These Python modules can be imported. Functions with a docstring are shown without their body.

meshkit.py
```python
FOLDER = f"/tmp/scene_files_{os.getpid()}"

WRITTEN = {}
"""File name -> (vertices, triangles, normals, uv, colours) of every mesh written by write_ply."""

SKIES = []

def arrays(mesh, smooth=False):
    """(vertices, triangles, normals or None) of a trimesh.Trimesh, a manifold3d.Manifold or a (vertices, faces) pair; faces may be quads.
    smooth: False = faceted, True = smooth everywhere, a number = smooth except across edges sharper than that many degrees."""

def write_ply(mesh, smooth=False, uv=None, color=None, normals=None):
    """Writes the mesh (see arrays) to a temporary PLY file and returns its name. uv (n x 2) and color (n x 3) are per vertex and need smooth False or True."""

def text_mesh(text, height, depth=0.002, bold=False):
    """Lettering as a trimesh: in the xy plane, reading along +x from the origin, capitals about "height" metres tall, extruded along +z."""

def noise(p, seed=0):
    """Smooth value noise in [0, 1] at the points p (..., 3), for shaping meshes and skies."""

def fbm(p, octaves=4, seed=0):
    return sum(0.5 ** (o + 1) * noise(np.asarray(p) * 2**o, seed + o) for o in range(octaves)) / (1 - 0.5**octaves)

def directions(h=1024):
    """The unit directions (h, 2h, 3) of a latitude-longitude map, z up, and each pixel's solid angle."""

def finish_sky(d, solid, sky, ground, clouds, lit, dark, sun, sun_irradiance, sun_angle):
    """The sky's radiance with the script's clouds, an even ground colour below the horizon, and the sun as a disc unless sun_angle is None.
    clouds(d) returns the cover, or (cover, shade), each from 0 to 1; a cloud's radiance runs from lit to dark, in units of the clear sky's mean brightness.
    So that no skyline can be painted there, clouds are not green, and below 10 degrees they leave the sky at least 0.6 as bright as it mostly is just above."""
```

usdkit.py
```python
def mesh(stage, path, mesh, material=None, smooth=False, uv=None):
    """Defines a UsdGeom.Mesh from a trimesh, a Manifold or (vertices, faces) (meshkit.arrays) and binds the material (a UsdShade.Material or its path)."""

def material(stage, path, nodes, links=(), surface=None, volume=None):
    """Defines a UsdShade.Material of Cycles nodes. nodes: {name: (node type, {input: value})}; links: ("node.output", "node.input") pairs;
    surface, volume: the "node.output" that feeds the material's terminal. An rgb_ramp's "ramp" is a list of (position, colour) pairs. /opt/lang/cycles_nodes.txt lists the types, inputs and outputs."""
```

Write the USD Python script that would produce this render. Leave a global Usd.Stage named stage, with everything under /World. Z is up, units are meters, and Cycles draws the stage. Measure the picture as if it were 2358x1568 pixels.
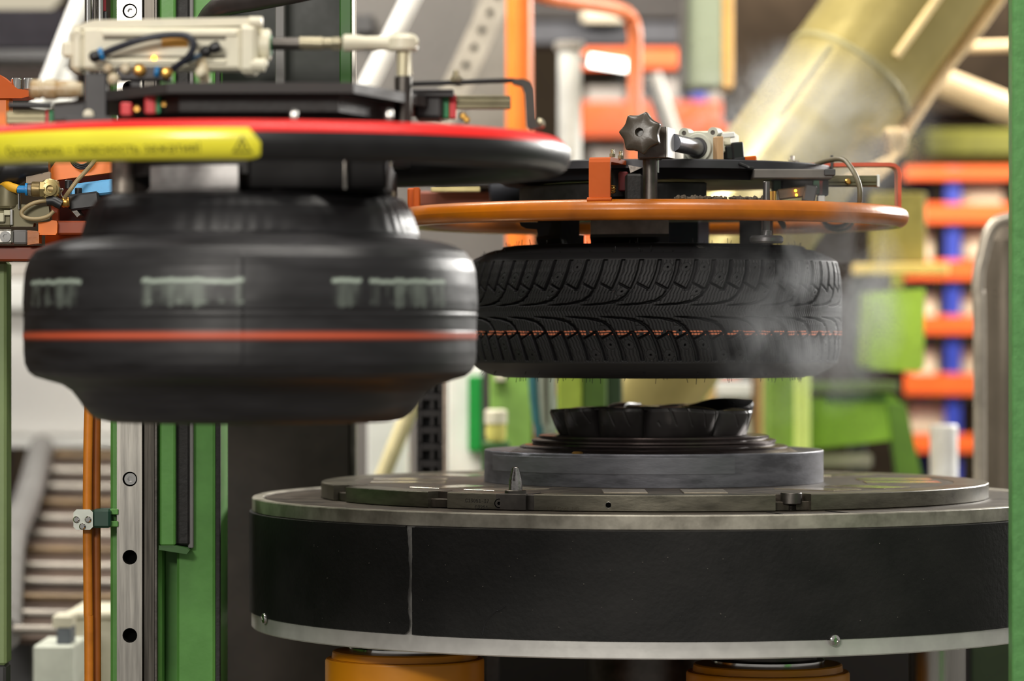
import math, random
import numpy as np, trimesh, manifold3d as m3, usdkit, meshkit
from pxr import Usd, UsdGeom, UsdLux, UsdShade, Gf, Sdf, Vt

stage = Usd.Stage.CreateInMemory()
UsdGeom.SetStageUpAxis(stage, 'Z'); UsdGeom.SetStageMetersPerUnit(stage, 1.0)
UsdGeom.Xform.Define(stage, '/World')
rng = np.random.default_rng(7); random.seed(7)
# ------------------------------------------------------------------ camera, sky, lights, exposure
F, CU, CV, ZC = 8100.0, 1179.0, 784.0, 1.6          # focal length in pixels, image centre, lens height
cam = UsdGeom.Camera.Define(stage, '/World/Camera')
cam.AddTranslateOp().Set(Gf.Vec3d(0, 0, ZC)); cam.AddRotateXOp().Set(90.0)
cam.CreateHorizontalApertureAttr(36.0); cam.CreateFocalLengthAttr(36.0 * F / 2358)
cam.CreateFStopAttr(2.9); cam.CreateFocusDistanceAttr(5.42)
cam.CreateExposureAttr(0.0)
dome = UsdLux.DomeLight.Define(stage, '/World/Sky'); dome.CreateIntensityAttr(0.12); dome.CreateColorAttr(Gf.Vec3f(1.0, 0.97, 0.92))
def rect(name, pos, target, w, h, power, col=(1, 0.95, 0.87)):
    l = UsdLux.RectLight.Define(stage, '/World/' + name)
    l.CreateWidthAttr(w); l.CreateHeightAttr(h); l.CreateIntensityAttr(power); l.CreateColorAttr(Gf.Vec3f(*col))
    p, t = np.array(pos, float), np.array(target, float)
    z = (p - t) / np.linalg.norm(p - t); x = np.cross((0, 0, 1.0), z); x /= np.linalg.norm(x); y = np.cross(z, x)
    m = Gf.Matrix4d(*x, 0, *y, 0, *z, 0, *p, 1); l.AddTransformOp().Set(m)
rect('Lamp_hall_front', (-1.7, -0.8, 3.5), (-0.1, 5.4, 1.6), 1.7, 0.6, 62)
rect('Lamp_hall_overhead', (0.3, 4.3, 4.6), (0.3, 5.4, 1.4), 2.4, 0.5, 22)
rect('Lamp_hall_right', (3.4, 9.4, 3.1), (0.3, 5.2, 1.6), 2.2, 0.9, 52, (1, 0.97, 0.92))
rect('Lamp_aisle_near', (-0.9, 7.2, 4.2), (0.8, 9.4, 1.8), 1.6, 0.5, 46, (1, 0.93, 0.78))
rect('Lamp_aisle_far', (1.0, 10.3, 3.3), (1.3, 13.2, 1.6), 4.0, 0.7, 34, (1, 0.88, 0.72))
rect('Lamp_aisle_left', (-2.4, 7.3, 4.2), (-1.5, 9.6, 1.3), 2.0, 0.6, 38, (1, 0.97, 0.93))

# ------------------------------------------------------------------ helpers
def sr(r, g, b): return tuple(((c / 255 + 0.055) / 1.055) ** 2.4 if c > 10 else c / 255 / 12.92 for c in (r, g, b))
def P(u, v, d): return np.array([(u - CU) / F * d, d, ZC - (v - CV) / F * d])
def X(u, d): return (u - CU) / F * d
def Z(v, d): return ZC - (v - CV) / F * d
def L(px, d): return px / F * d
MATS = {}
def mat(name, c, rough=.5, metal=0., var=.12, scale=14., bump=0., bs=160., c2=None, lo=.35, hi=.65, stretch=None, coat=0., spec=.5, rv=.06, det=4):
    """Principled surface whose colour drifts with a noise between two tones; optional fine relief."""
    if name in MATS: return MATS[name]
    c = sr(*c); a = tuple(x * (1 - var) for x in c); b = sr(*c2) if c2 else tuple(min(1, x * (1 + var)) for x in c)
    n = {'g': ('geometry', {}), 'mp': ('mapping', {'scale': stretch or (1, 1, 1)}), 'n': ('noise_texture', {'scale': scale, 'detail': float(det), 'roughness': .6}),
         'r': ('rgb_ramp', {'ramp': [(lo, a), (hi, b)]}), 'rr': ('map_range', {'from_min': .3, 'from_max': .7, 'to_min': max(.03, rough - rv), 'to_max': min(1, rough + rv)}),
         'p': ('principled_bsdf', {'metallic': metal, 'specular_ior_level': spec, 'coat_weight': coat, 'coat_roughness': .15})}
    l = [('g.position', 'mp.vector'), ('mp.vector', 'n.vector'), ('n.fac', 'r.fac'), ('r.color', 'p.base_color'), ('n.fac', 'rr.value'), ('rr.result', 'p.roughness')]
    if bump:
        n['n2'] = ('noise_texture', {'scale': bs, 'detail': 3.}); n['b'] = ('bump', {'strength': bump, 'distance': .002})
        l += [('mp.vector', 'n2.vector'), ('n2.fac', 'b.height'), ('b.normal', 'p.normal')]
    MATS[name] = usdkit.material(stage, '/World/Looks/' + name, n, l, surface='p.BSDF'); return MATS[name]
def glow(name, c, s):
    MATS[name] = usdkit.material(stage, '/World/Looks/' + name, {'e': ('emission', {'color': sr(*c), 'strength': s})}, surface='e.emission'); return MATS[name]
USED = {}
def numbered(path):
    k = USED.get(path, -1) + 1; USED[path] = k
    return path if k == 0 else f'{path}_{k:03d}'
class Thing:
    def __init__(s, name, label, cat, base=(0, 0, 0), group=None, kind=None):
        s.base = np.array(base, float); s.path = numbered('/World/' + name)
        x = UsdGeom.Xform.Define(stage, s.path); x.AddTranslateOp().Set(Gf.Vec3d(*map(float, s.base))); p = s.prim = x.GetPrim()
        if label: p.SetCustomDataByKey('label', label)
        if cat: p.SetCustomDataByKey('category', cat)
        if group: p.SetCustomDataByKey('group', group)
        if kind: p.SetCustomDataByKey('kind', kind)
    def part(s, name, mesh, m, parent=None, smooth=30, label=None, kind=None, attr=None):
        if hasattr(mesh, 'to_mesh'):
            q = mesh.to_mesh(); mesh = (np.array(q.vert_properties[:, :3], float), np.array(q.tri_verts))
        if isinstance(mesh, trimesh.Trimesh): mesh = (np.array(mesh.vertices), np.array(mesh.faces))
        v, f = mesh
        path = numbered(f'{parent or s.path}/{name}')
        g = usdkit.mesh(stage, path, (np.asarray(v) - s.base, f), m, smooth=smooth)
        if label: g.GetPrim().SetCustomDataByKey('label', label)
        if kind: g.GetPrim().SetCustomDataByKey('kind', kind)
        for k, a in (attr or {}).items():
            UsdGeom.PrimvarsAPI(g).CreatePrimvar(k, Sdf.ValueTypeNames.FloatArray, 'vertex').Set(Vt.FloatArray.FromNumpy(np.asarray(a, np.float32)))
        return path
def copy_of(t, d, label, rz=0.):
    path = numbered(t.path); x = UsdGeom.Xform.Define(stage, path); x.GetPrim().GetReferences().AddInternalReference(t.path)
    x.GetPrim().SetInstanceable(True); x.ClearXformOpOrder()
    UsdGeom.Xformable(x).AddTranslateOp(opSuffix='at').Set(Gf.Vec3d(*map(float, t.base + np.array(d))))
    if rz: UsdGeom.Xformable(x).AddRotateZOp(opSuffix='at').Set(rz)
    x.GetPrim().SetCustomDataByKey('label', label)
def join(*ms):
    vs, fs, k = [], [], 0
    for m in ms:
        if hasattr(m, 'to_mesh'):
            q = m.to_mesh(); m = (np.array(q.vert_properties[:, :3], float), np.array(q.tri_verts))
        elif isinstance(m, trimesh.Trimesh): m = (np.array(m.vertices), np.array(m.faces))
        vs.append(m[0]); fs.append(np.asarray(m[1]) + k); k += len(m[0])
    return np.vstack(vs), np.vstack(fs)
def box(x0, x1, y0, y1, z0, z1, ch=None):
    x0, x1 = min(x0, x1), max(x0, x1); y0, y1 = min(y0, y1), max(y0, y1); z0, z1 = min(z0, z1), max(z0, z1)
    s = min(x1 - x0, y1 - y0, z1 - z0); ch = min(s * .12, .004) if ch is None else min(ch, s * .45)
    pts = []
    for x, a in ((x0, ch), (x1, -ch)):
        for y, b in ((y0, ch), (y1, -ch)):
            for z, c in ((z0, ch), (z1, -ch)): pts += [(x + a, y + b, z), (x + a, y, z + c), (x, y + b, z + c)]
    q = m3.Manifold.hull_points(np.array(pts)).to_mesh()
    return np.array(q.vert_properties[:, :3], float), np.array(q.tri_verts)
def pbox(u0, u1, v0, v1, d0, d1, ch=None): return box(X(u0, d0), X(u1, d0), d0, d1, Z(v1, d0), Z(v0, d0), ch)
def frame(d):
    d = np.asarray(d, float); d = d / np.linalg.norm(d); a = np.cross(d, (0, 0, 1.) if abs(d[2]) < .9 else (1., 0, 0)); a /= np.linalg.norm(a)
    return a, np.cross(d, a), d
def obox(c, ax, sx, sy, sz, ch=None):
    """Box of half sizes about c, its x along ax, z as upright as it can be."""
    d = np.asarray(ax, float); d = d / np.linalg.norm(d); y = np.cross((0, 0, 1.), d); y /= np.linalg.norm(y); z = np.cross(d, y)
    v, f = box(-sx, sx, -sy, sy, -sz, sz, ch)
    return v @ np.array([d, y, z]) + c, f
def turned(p0, ax, prof, n=28):
    """Profile (distance along ax, radius) turned about the axis through p0; closes to the axis at both ends."""
    a, b, d = frame(ax); p0 = np.asarray(p0, float)
    prof = [(prof[0][0], 1e-5)] + list(prof) + [(prof[-1][0], 1e-5)]
    t = np.arange(n) * 2 * np.pi / n; ring = np.cos(t)[:, None] * a + np.sin(t)[:, None] * b
    v = np.vstack([p0 + d * h + ring * r for h, r in prof]); f = []
    for i in range(len(prof) - 1):
        k = i * n
        for j in range(n):
            j2 = (j + 1) % n; f += [(k + j, k + j2, k + n + j2), (k + j, k + n + j2, k + n + j)]
    return v, np.array(f)
def rod(p0, p1, r, n=24, ch=None, r2=None):
    p0, p1 = np.asarray(p0, float), np.asarray(p1, float); h = np.linalg.norm(p1 - p0); r2 = r if r2 is None else r2; ch = min(min(r, r2) * .12, h * .2) if ch is None else ch
    return turned(p0, p1 - p0, [(0, r - ch), (ch, r), (h - ch, r2), (h, r2 - ch)], n)
def spline(pts, k=8):
    p = np.asarray(pts, float); q = np.vstack([2 * p[0] - p[1], p, 2 * p[-1] - p[-2]]); out = []
    for i in range(1, len(q) - 2):
        for t in np.linspace(0, 1, k, endpoint=False):
            a, b, c, e = q[i - 1], q[i], q[i + 1], q[i + 2]
            out.append(.5 * (2 * b + (c - a) * t + (2 * a - 5 * b + 4 * c - e) * t * t + (3 * b - a - 3 * c + e) * t ** 3))
    return np.array(out + [p[-1]])
def tube(pts, r, n=12, k=8):
    p = spline(pts, k) if k else np.asarray(pts, float)
    t = np.gradient(p, axis=0); t /= np.linalg.norm(t, axis=1, keepdims=True) + 1e-12
    a = frame(t[0])[0]; vs = []
    ang = np.arange(n) * 2 * np.pi / n
    for i in range(len(p)):
        a = a - t[i] * (a @ t[i]); a /= np.linalg.norm(a); b = np.cross(t[i], a)
        vs.append(p[i] + r * (np.cos(ang)[:, None] * a + np.sin(ang)[:, None] * b))
    v = np.vstack(vs); f = []
    for i in range(len(p) - 1):
        for j in range(n):
            j2 = (j + 1) % n; f += [(i * n + j, i * n + j2, i * n + n + j2), (i * n + j, i * n + n + j2, i * n + n + j)]
    v = np.vstack([v, p[0], p[-1]]); e = len(v) - 2; o = (len(p) - 1) * n
    for j in range(n): f += [(e, (j + 1) % n, j), (e + 1, o + j, o + (j + 1) % n)]
    return v, np.array(f)
def grid(v, nu, nv, wrap):
    """Faces of a grid of nu columns (wrapping or not) by nv rows, vertices row by row."""
    i, j = np.meshgrid(np.arange(nv - 1), np.arange(nu if wrap else nu - 1), indexing='ij'); j2 = (j + 1) % nu
    a, b, c, d = i * nu + j, i * nu + j2, (i + 1) * nu + j2, (i + 1) * nu + j
    return np.vstack([np.stack([a, b, c], -1).reshape(-1, 3), np.stack([a, c, d], -1).reshape(-1, 3)])
def ringpt(c, r, phi, z):                                            # phi runs from the side facing the camera towards +x
    return np.stack([c[0] + r * np.sin(phi), c[1] - r * np.cos(phi), np.broadcast_to(z, np.shape(r * np.sin(phi)))], -1)
def lathe(prof, c, n=128, a0=None, a1=None):
    """(radius, z) outline turned about the upright axis at c; prof runs top to bottom on the outside so that faces look out."""
    pr = np.array(prof, float); wrap = a0 is None
    phi = np.arange(n) * 2 * np.pi / n if wrap else np.linspace(a0, a1, n)
    v = np.vstack([ringpt(c, r, phi, z) for r, z in pr[::-1]]); f = grid(v, n, len(pr), wrap)
    if not wrap:                                                     # close both ends (outline taken as a loop)
        k = len(pr); m = len(v); v = np.vstack([v, v.reshape(k, n, 3)[:, 0].mean(0), v.reshape(k, n, 3)[:, -1].mean(0)])
        e = [(m, i * n, (i + 1) % k * n) for i in range(k)] + [(m + 1, (i + 1) % k * n + n - 1, i * n + n - 1) for i in range(k)]
        f = np.vstack([f, e])
    return v, f
def sector(c, r0, r1, a0, a1, z0, z1, n=None, ch=.0012):
    n = n or max(3, int(abs(a1 - a0) / .05) + 2)
    pr = [(r0, z1), (r1 - ch, z1), (r1, z1 - ch), (r1, z0 + ch), (r1 - ch, z0), (r0, z0), (r0, z1)]
    return lathe(pr, c, n, a0, a1)
def torus(c, z, R, r, a0=None, a1=None, t0=0, t1=2 * math.pi, n=160, m=24):
    t = np.linspace(t0, t1, m)[::-1]
    pr = [(R + r * math.cos(q), z + r * math.sin(q)) for q in t][::-1]
    pr = pr[::-1]
    phi = np.arange(n) * 2 * np.pi / n if a0 is None else np.linspace(a0, a1, n)
    v = np.vstack([ringpt(c, p[0], phi, p[1]) for p in pr[::-1]])
    return v, grid(v, n, len(pr), a0 is None)
def prism(contours, ax, d0, d1):
    """Outlines (x,z), (x,y) or (y,z) extruded along the third axis; inner outlines are holes."""
    c = m3.CrossSection([np.asarray(k, float) for k in contours], m3.FillRule.EvenOdd).extrude(d1 - d0).to_mesh()
    v = np.array(c.vert_properties[:, :3], float); f = np.array(c.tri_verts)
    if ax == 'y': v = np.stack([v[:, 0], d0 + v[:, 2], v[:, 1]], 1); f = f[:, ::-1]
    elif ax == 'z': v = np.stack([v[:, 0], v[:, 1], d0 + v[:, 2]], 1)
    else: v = np.stack([d0 + v[:, 2], v[:, 0], v[:, 1]], 1)
    return v, f
def pprism(uv, d0, d1): return prism([[(X(u, d0), Z(v, d0)) for u, v in uv]], 'y', d0, d1)
def bolt_y(c, r, h):
    """Socket-head screw pointing at the camera, its head's foot at c."""
    c = np.asarray(c, float); t = np.arange(6) * np.pi / 3
    outer = [(r * math.cos(q), r * math.sin(q)) for q in np.arange(28) * 2 * np.pi / 28]
    v1, f1 = prism([outer, [(r * .5 * math.cos(q), r * .5 * math.sin(q)) for q in t]], 'y', -h, -h * .05)
    v2, f2 = turned((0, 0, 0), (0, -1, 0), [(0, r), (h * .06, r)], 28)
    v, f = join((v1, f1), (v2, f2)); return v + c, f
def nut(c, r, h): return turned(c, (0, 0, 1), [(0, r * .94), (h * .1, r), (h * .9, r), (h, r * .94)], 6)
def stud(c, r, h, m=6):
    pr = []
    for i in range(m): pr += [(h * i / m, r), (h * (i + .5) / m, r * .86)]
    return turned(c, (0, 0, 1), pr + [(h, r * .9)], 14)
def bend(text, h, fn, depth=.0006, size=.004):
    m = meshkit.text_mesh(text, h, .0005); v, f = trimesh.remesh.subdivide_to_size(m.vertices, m.faces, size) if size else (m.vertices, m.faces)
    v = np.array(v); return fn(v[:, 0], v[:, 1], v[:, 2] / .0005 * depth), f

# ------------------------------------------------------------------ materials
GREEN = mat('green_paint', (86, 140, 66), .42, var=.1, bump=.12, bs=90, spec=.35)
GREENR = mat('green_paint_orange_peel', (92, 146, 84), .4, var=.1, scale=60, bump=.35, bs=130, spec=.35)
GREENL = mat('green_paint_dull', (122, 140, 92), .55, var=.06, bump=.1, bs=120)
GREEND = mat('green_paint_deep', (52, 92, 40), .5, var=.15)
LIME = mat('lime_paint', (150, 186, 62), .5, var=.06)
PALELIME = mat('pale_lime_paint', (196, 218, 118), .5, var=.05)
SATGREEN = mat('emerald_paint', (14, 140, 56), .5, var=.05)
RUBBER = mat('black_rubber_pad', (30, 30, 31), .42, var=.12, scale=30, spec=.5, bump=.05)
BLADDER = mat('bladder_rubber', (54, 50, 50), .36, var=.25, scale=18, bump=.15, bs=60)
WRAP = mat('black_insulation_wrap', (26, 26, 25), .7, var=.22, scale=9, c2=(34, 33, 32), bump=.4, bs=120, spec=.25)
RED = mat('red_paint', (232, 18, 12), .38, var=.06, spec=.35)
YELLOW = mat('yellow_vinyl', (255, 243, 62), .28, var=.03, coat=.5)
ORANGE = mat('orange_enamel', (216, 118, 2), .34, var=.1, scale=7, c2=(156, 84, 12), bump=.14, bs=80, coat=.25)
ORANGE2 = mat('orange_enamel_worn', (204, 90, 12), .55, var=.2, scale=16, c2=(186, 82, 22), bump=.12, bs=70, spec=.25)
ORANGE3 = mat('bright_orange_enamel', (244, 122, 10), .45, var=.05)
ORANGED = mat('rust_orange_enamel', (150, 62, 22), .5, var=.15)
ORANGEB = mat('orange_tube_paint', (246, 128, 48), .4, var=.06)
MAROON = mat('oxblood_paint', (70, 20, 14), .55, var=.2)
STEEL = mat('ground_steel', (172, 168, 160), .3, 1., var=.08, scale=4, stretch=(30, 30, 1.5), rv=.06)
STEELD = mat('dark_steel', (92, 88, 84), .42, 1., var=.25, scale=26, bump=.08)
RINGST = mat('grey_blasted_ring', (92, 92, 98), .5, .55, var=.2, scale=18, stretch=(1, 1, 4), bump=.12, bs=120, c2=(114, 114, 121))
PLATE = mat('dusty_machined_plate', (66, 59, 52), .5, .6, var=.3, scale=22, c2=(88, 80, 71), bump=.15, bs=140)
PLATEF = mat('worn_machined_edge', (106, 102, 90), .38, .8, var=.3, scale=14, stretch=(1, 1, 3), bump=.1, bs=90)
RIM = mat('bare_aluminium_rim', (142, 137, 124), .52, .5, var=.28, scale=16, c2=(172, 167, 154), bump=.25, bs=60)
RIMW = mat('white_aluminium_rim', (205, 203, 198), .45, .35, var=.08, scale=20, bump=.05)
CHROME = mat('polished_steel', (200, 198, 194), .14, 1., var=.04)
INSERT = mat('polished_wear_strip', (200, 188, 168), .16, .7, var=.1, scale=30)
CREAM = mat('cream_enamel', (222, 216, 192), .4, var=.07, scale=20)
CREAMD = mat('oily_cream_enamel', (176, 138, 76), .32, var=.2, scale=30, c2=(214, 204, 176))
WHITE = mat('white_enamel', (226, 226, 222), .45, var=.04)
GREYD = mat('charcoal_paint', (60, 59, 60), .5, var=.12)
GREYM = mat('mid_grey_paint', (112, 110, 108), .5, var=.1)
GREYL = mat('pale_grey_panel', (94, 90, 87), .5, var=.06, scale=4)
BLACK = mat('black_plastic', (26, 26, 28), .4, var=.1)
BLACKM = mat('sooty_black_metal', (34, 32, 31), .55, .3, var=.3, scale=40, bump=.3, bs=120)
KNOB = mat('black_bakelite', (66, 58, 48), .3, var=.12, scale=40, bump=.06, bs=300, spec=.6)
BRASS = mat('brass', (206, 160, 84), .3, 1., var=.12)
BLUE = mat('sky_blue_anodised', (88, 158, 206), .35, .2, var=.08, scale=40)
BLUEP = mat('blue_plastic', (22, 120, 180), .4)
RACKBLUE = mat('rack_blue_paint', (36, 62, 180), .5, var=.05)
RACKORANGE = mat('rack_orange_paint', (250, 104, 30), .5, var=.05)
CARTON = mat('pale_carton', (238, 222, 196), .7, var=.06)
YELCYL = mat('amber_cylinder_paint', (222, 142, 16), .42, var=.1, scale=6, bump=.05)
PIPEOR = mat('ochre_pipe_paint', (190, 112, 20), .42, var=.15, scale=20)
DUCT = mat('cream_duct_lacquer', (158, 144, 88), .24, .3, var=.1, scale=5)
TAN = mat('tan_paint', (206, 174, 116), .55, var=.08)
OLIVE = mat('olive_paint', (150, 146, 66), .6, var=.08)
HOSE = mat('olive_hose', (96, 88, 66), .45, var=.1)
BLKHOSE = mat('navy_black_hose', (28, 32, 44), .35)
COLPLATE = mat('sooty_column_plate', (62, 55, 50), .55, .2, var=.3, scale=7, bump=.25, bs=140)
CONC = mat('concrete_floor', (96, 92, 88), .6, var=.2, scale=2)
WALLM = mat('hall_wall', (70, 61, 50), .9, var=.2, scale=1.2, spec=.1)
VOID = mat('dark_bore', (6, 6, 6), .9, spec=.05)
PINK = mat('red_carriage_cap', (214, 52, 58), .45)
CAPGREEN = mat('green_carriage_cap', (24, 132, 76), .45)
INK = mat('faded_black_ink', (66, 64, 22), .6)
STAMP = mat('stamped_figures', (44, 40, 36), .7)
CHALK = mat('chalky_grey', (150, 148, 144), .8, var=.2, scale=60)
LAMPY = glow('amber_led', (255, 168, 30), 14.)
TUBELAMP = glow('fluorescent_tube', (255, 250, 240), 6.)

# ------------------------------------------------------------------ room shell
t = Thing('floor', None, None, kind='structure'); t.part('slab', box(-8, 9, -2, 21, -.2, 0), CONC)
t = Thing('wall_back', None, None, (0, 20, 0), kind='structure'); t.part('panel', box(-8, 9, 20, 20.2, 0, 7), WALLM)
t = Thing('wall_left', None, None, (-4.6, 10, 0), kind='structure'); t.part('panel', box(-4.8, -4.6, 4, 20, 0, 7), WALLM)

# ------------------------------------------------------------------ press: lower half (axis C2)
C2 = (X(1505, 5.9), 5.9)
D2 = 5.9
def phi_of(u, R, c=C2):
    p = 0.
    for _ in range(30): p = math.asin(max(-1, min(1, (X(u, c[1] - R * math.cos(p)) - c[0]) / R)))
    return p
ped = Thing('hydraulic_pedestal', 'dark grey steel column under the middle of the black-wrapped platen', 'press base', (C2[0], D2, 0))
ped.part('ram', lathe([(1e-4, ZC - .476), (.115, ZC - .476), (.115, 0), (1e-4, 0)], C2, 48), STEELD)
ped.part('foot', lathe([(1e-4, .06), (.15, .06), (.16, .05), (.16, .001), (1e-4, .001)], C2, 48), BLACKM)
pl = Thing('press_platen', 'huge round press platen wrapped in black insulation between pale metal rims', 'press platen', (C2[0], D2, ZC - .475))
ZR = [ZC - k for k in (.260, .282, .4475, .4745)]
pl.part('top_plate', lathe([(1e-4, ZR[0] - .001), (.648, ZR[0] - .001), (.650, ZR[0] - .003), (.650, ZR[1]), (1e-4, ZR[1])], C2, 160), PLATE)
pl.part('top_rim', lathe([(.6535, ZR[0] - .02), (.6535, ZR[0] - .001), (.6545, ZR[0]), (.6705, ZR[0]), (.672, ZR[0] - .0015), (.672, ZR[1] + .001), (.671, ZR[1]), (.6535, ZR[1])], C2, 192), RIM)
pl.part('core', lathe([(1e-4, ZR[1]), (.671, ZR[1] - .0005), (.671, ZR[2]), (1e-4, ZR[2])], C2, 128), CHALK, label='pale grey core showing through the seam of the wrap')
ps = phi_of(945, .676)
n, m = 320, 30
hh = np.linspace(0, 1, m); zz = ZR[2] + .0005 + (ZR[1] - ZR[2] - .0025) * hh
jag = lambda s, sc: (meshkit.fbm(np.stack([hh * 9, hh * 0 + s, hh * 0], -1), 4, 3) - .5) * sc
topw = np.clip((hh - .9) / .1, 0, 1)
a0 = ps + .0045 + jag(1, .006); a1 = ps + 2 * math.pi - .0035 - jag(5, .012) - topw * .009 - np.clip((.03 - hh) / .03, 0, 1) * .01
w = np.linspace(0, 1, n)
ph = a0[:, None] + (a1 - a0)[:, None] * w
edge = .0012 * (meshkit.fbm(np.stack([np.sin(ph) * 12, np.cos(ph) * 12, hh[:, None] * 5 + 0 * ph], -1), 3, 2) - .5)
rr = .6765 + edge
v = np.vstack([ringpt(C2, rr[i], ph[i], zz[i]) for i in range(m)])
wrap = (v, grid(v, n, m, False))
pl.part('wrap_edge', lathe([(.6705, ZR[1] - .0002), (.6724, ZR[1] - .0003), (.6762, ZR[1] - .0014), (.6762, ZR[1] - .0045), (.6705, ZR[1] - .0045)], C2, 200, ps + .012, ps + 2 * math.pi - .015), BLACKM)
pl.part('insulation_wrap', wrap, WRAP, smooth=True)
crk = [P(u, v, 5.9 - .6785) for u, v in ((1110, 1470), (1118, 1440), (1140, 1415), (1148, 1412), (1165, 1400))]
crk = [np.array([p[0], D2 - math.sqrt(.6766 ** 2 - (p[0] - C2[0]) ** 2), p[2]]) for p in crk]
pl.part('crease', tube(crk, .0009, 5), BLACK)
spk = []
for k in range(60):
    q = rng.uniform(-.95, .75); o = rng.uniform(.0003, .0008)
    spk.append(trimesh.creation.icosphere(0, o).apply_translation(ringpt(C2, .6769, np.array(q), rng.uniform(ZR[2] + .01, ZR[1] - .01))))
pl.part('dust_specks', join(*spk), mat('dust_grey', (104, 100, 92), .9), kind='stuff')
pl.part('bottom_rim', lathe([(.60, ZR[2]), (.671, ZR[2]), (.6725, ZR[2] - .001), (.6725, ZR[3] + .002), (.6705, ZR[3]), (.60, ZR[3])], C2, 192), RIMW)
pl.part('underside', lathe([(1e-4, ZR[3] + .004), (.6, ZR[3] + .004), (.6, ZR[3] + .0035), (1e-4, ZR[3] + .0035)], C2, 96), BLACKM)
for u, vv in ((1922, 1474), (608, 1424)):
    R = .678; p = phi_of(u, R); c = ringpt(C2, R - .002, np.array(p), 0); c[2] = Z(vv, c[1]); d = np.array([math.sin(p), -math.cos(p), 0])
    s = pl.part('button_screw', turned(c, d, [(0, .0088), (.002, .0088), (.004, .008), (.0055, .006), (.006, .0036), (.0045, .0034)], 24), CHROME)
for ph0 in (phi_of(1965, .66), phi_of(1805, .66) + .004):           # joints in the platen's top
    pl.part('top_groove', obox(ringpt(C2, .612, np.array(ph0), ZR[0] - .0007), (math.sin(ph0), -math.cos(ph0), 0), .036, .0012, .0009, .0002), BLACKM)
# mould container plate
Zp0, Zp1 = ZC - .2605, ZC - .236
mp = Thing('mould_plate', 'round segmented steel mould plate with stamped numbers on top of the platen', 'mould plate', (C2[0], D2, Zp0))
mp.part('disc', lathe([(1e-4, Zp1), (.532, Zp1), (.5325, Zp1 - .001), (.5325, Zp0), (1e-4, Zp0)], C2, 128), PLATE)
PH = lambda u, R=.557: phi_of(u, R)
seg = [(-math.pi - .55, PH(768)), (PH(796), PH(985)), (PH(1030), PH(1144)), (PH(1230), PH(1786)), (PH(1868), math.pi - .56)]
for a, b in seg: mp.part('rim_segment', sector(C2, .50, .557, a, b, Zp0, Zp1 + .0006), PLATEF)
for a, b in ((PH(768), PH(796)), (PH(985), PH(1030)), (PH(1786), PH(1868))): mp.part('notch_floor', sector(C2, .50, .549, a, b, Zp0, Zp0 + .014), PLATE)
mp.part('boss', join(sector(C2, .50, .561, PH(1144) + .001, PH(1213), Zp0, Zp1 + .001), sector(C2, .50, .553, PH(1213), PH(1230), Zp0, Zp1)), STEELD)
p = P(1148, 1159, D2 - .555); fr = lambda u, R: np.array([X(u, D2 - R * math.cos(PH(u, R))), D2 - R * math.cos(PH(u, R)), 0])
c = fr(1149, .561); c[2] = Z(1159, c[1])
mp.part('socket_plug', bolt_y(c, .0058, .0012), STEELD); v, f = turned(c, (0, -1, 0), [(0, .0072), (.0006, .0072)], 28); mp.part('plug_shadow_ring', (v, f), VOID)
v, f = prism([[(c[0] + x, c[2] + z) for x, z in ((.006, .0085), (.012, .0086), (.018, .006), (.0205, .0015), (.014, .003), (.008, .0055))]], 'y', c[1] - .0004, c[1] + .001); mp.part('paint_dab', (v, f), mat('yellow_marker', (206, 192, 60), .6))
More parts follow.
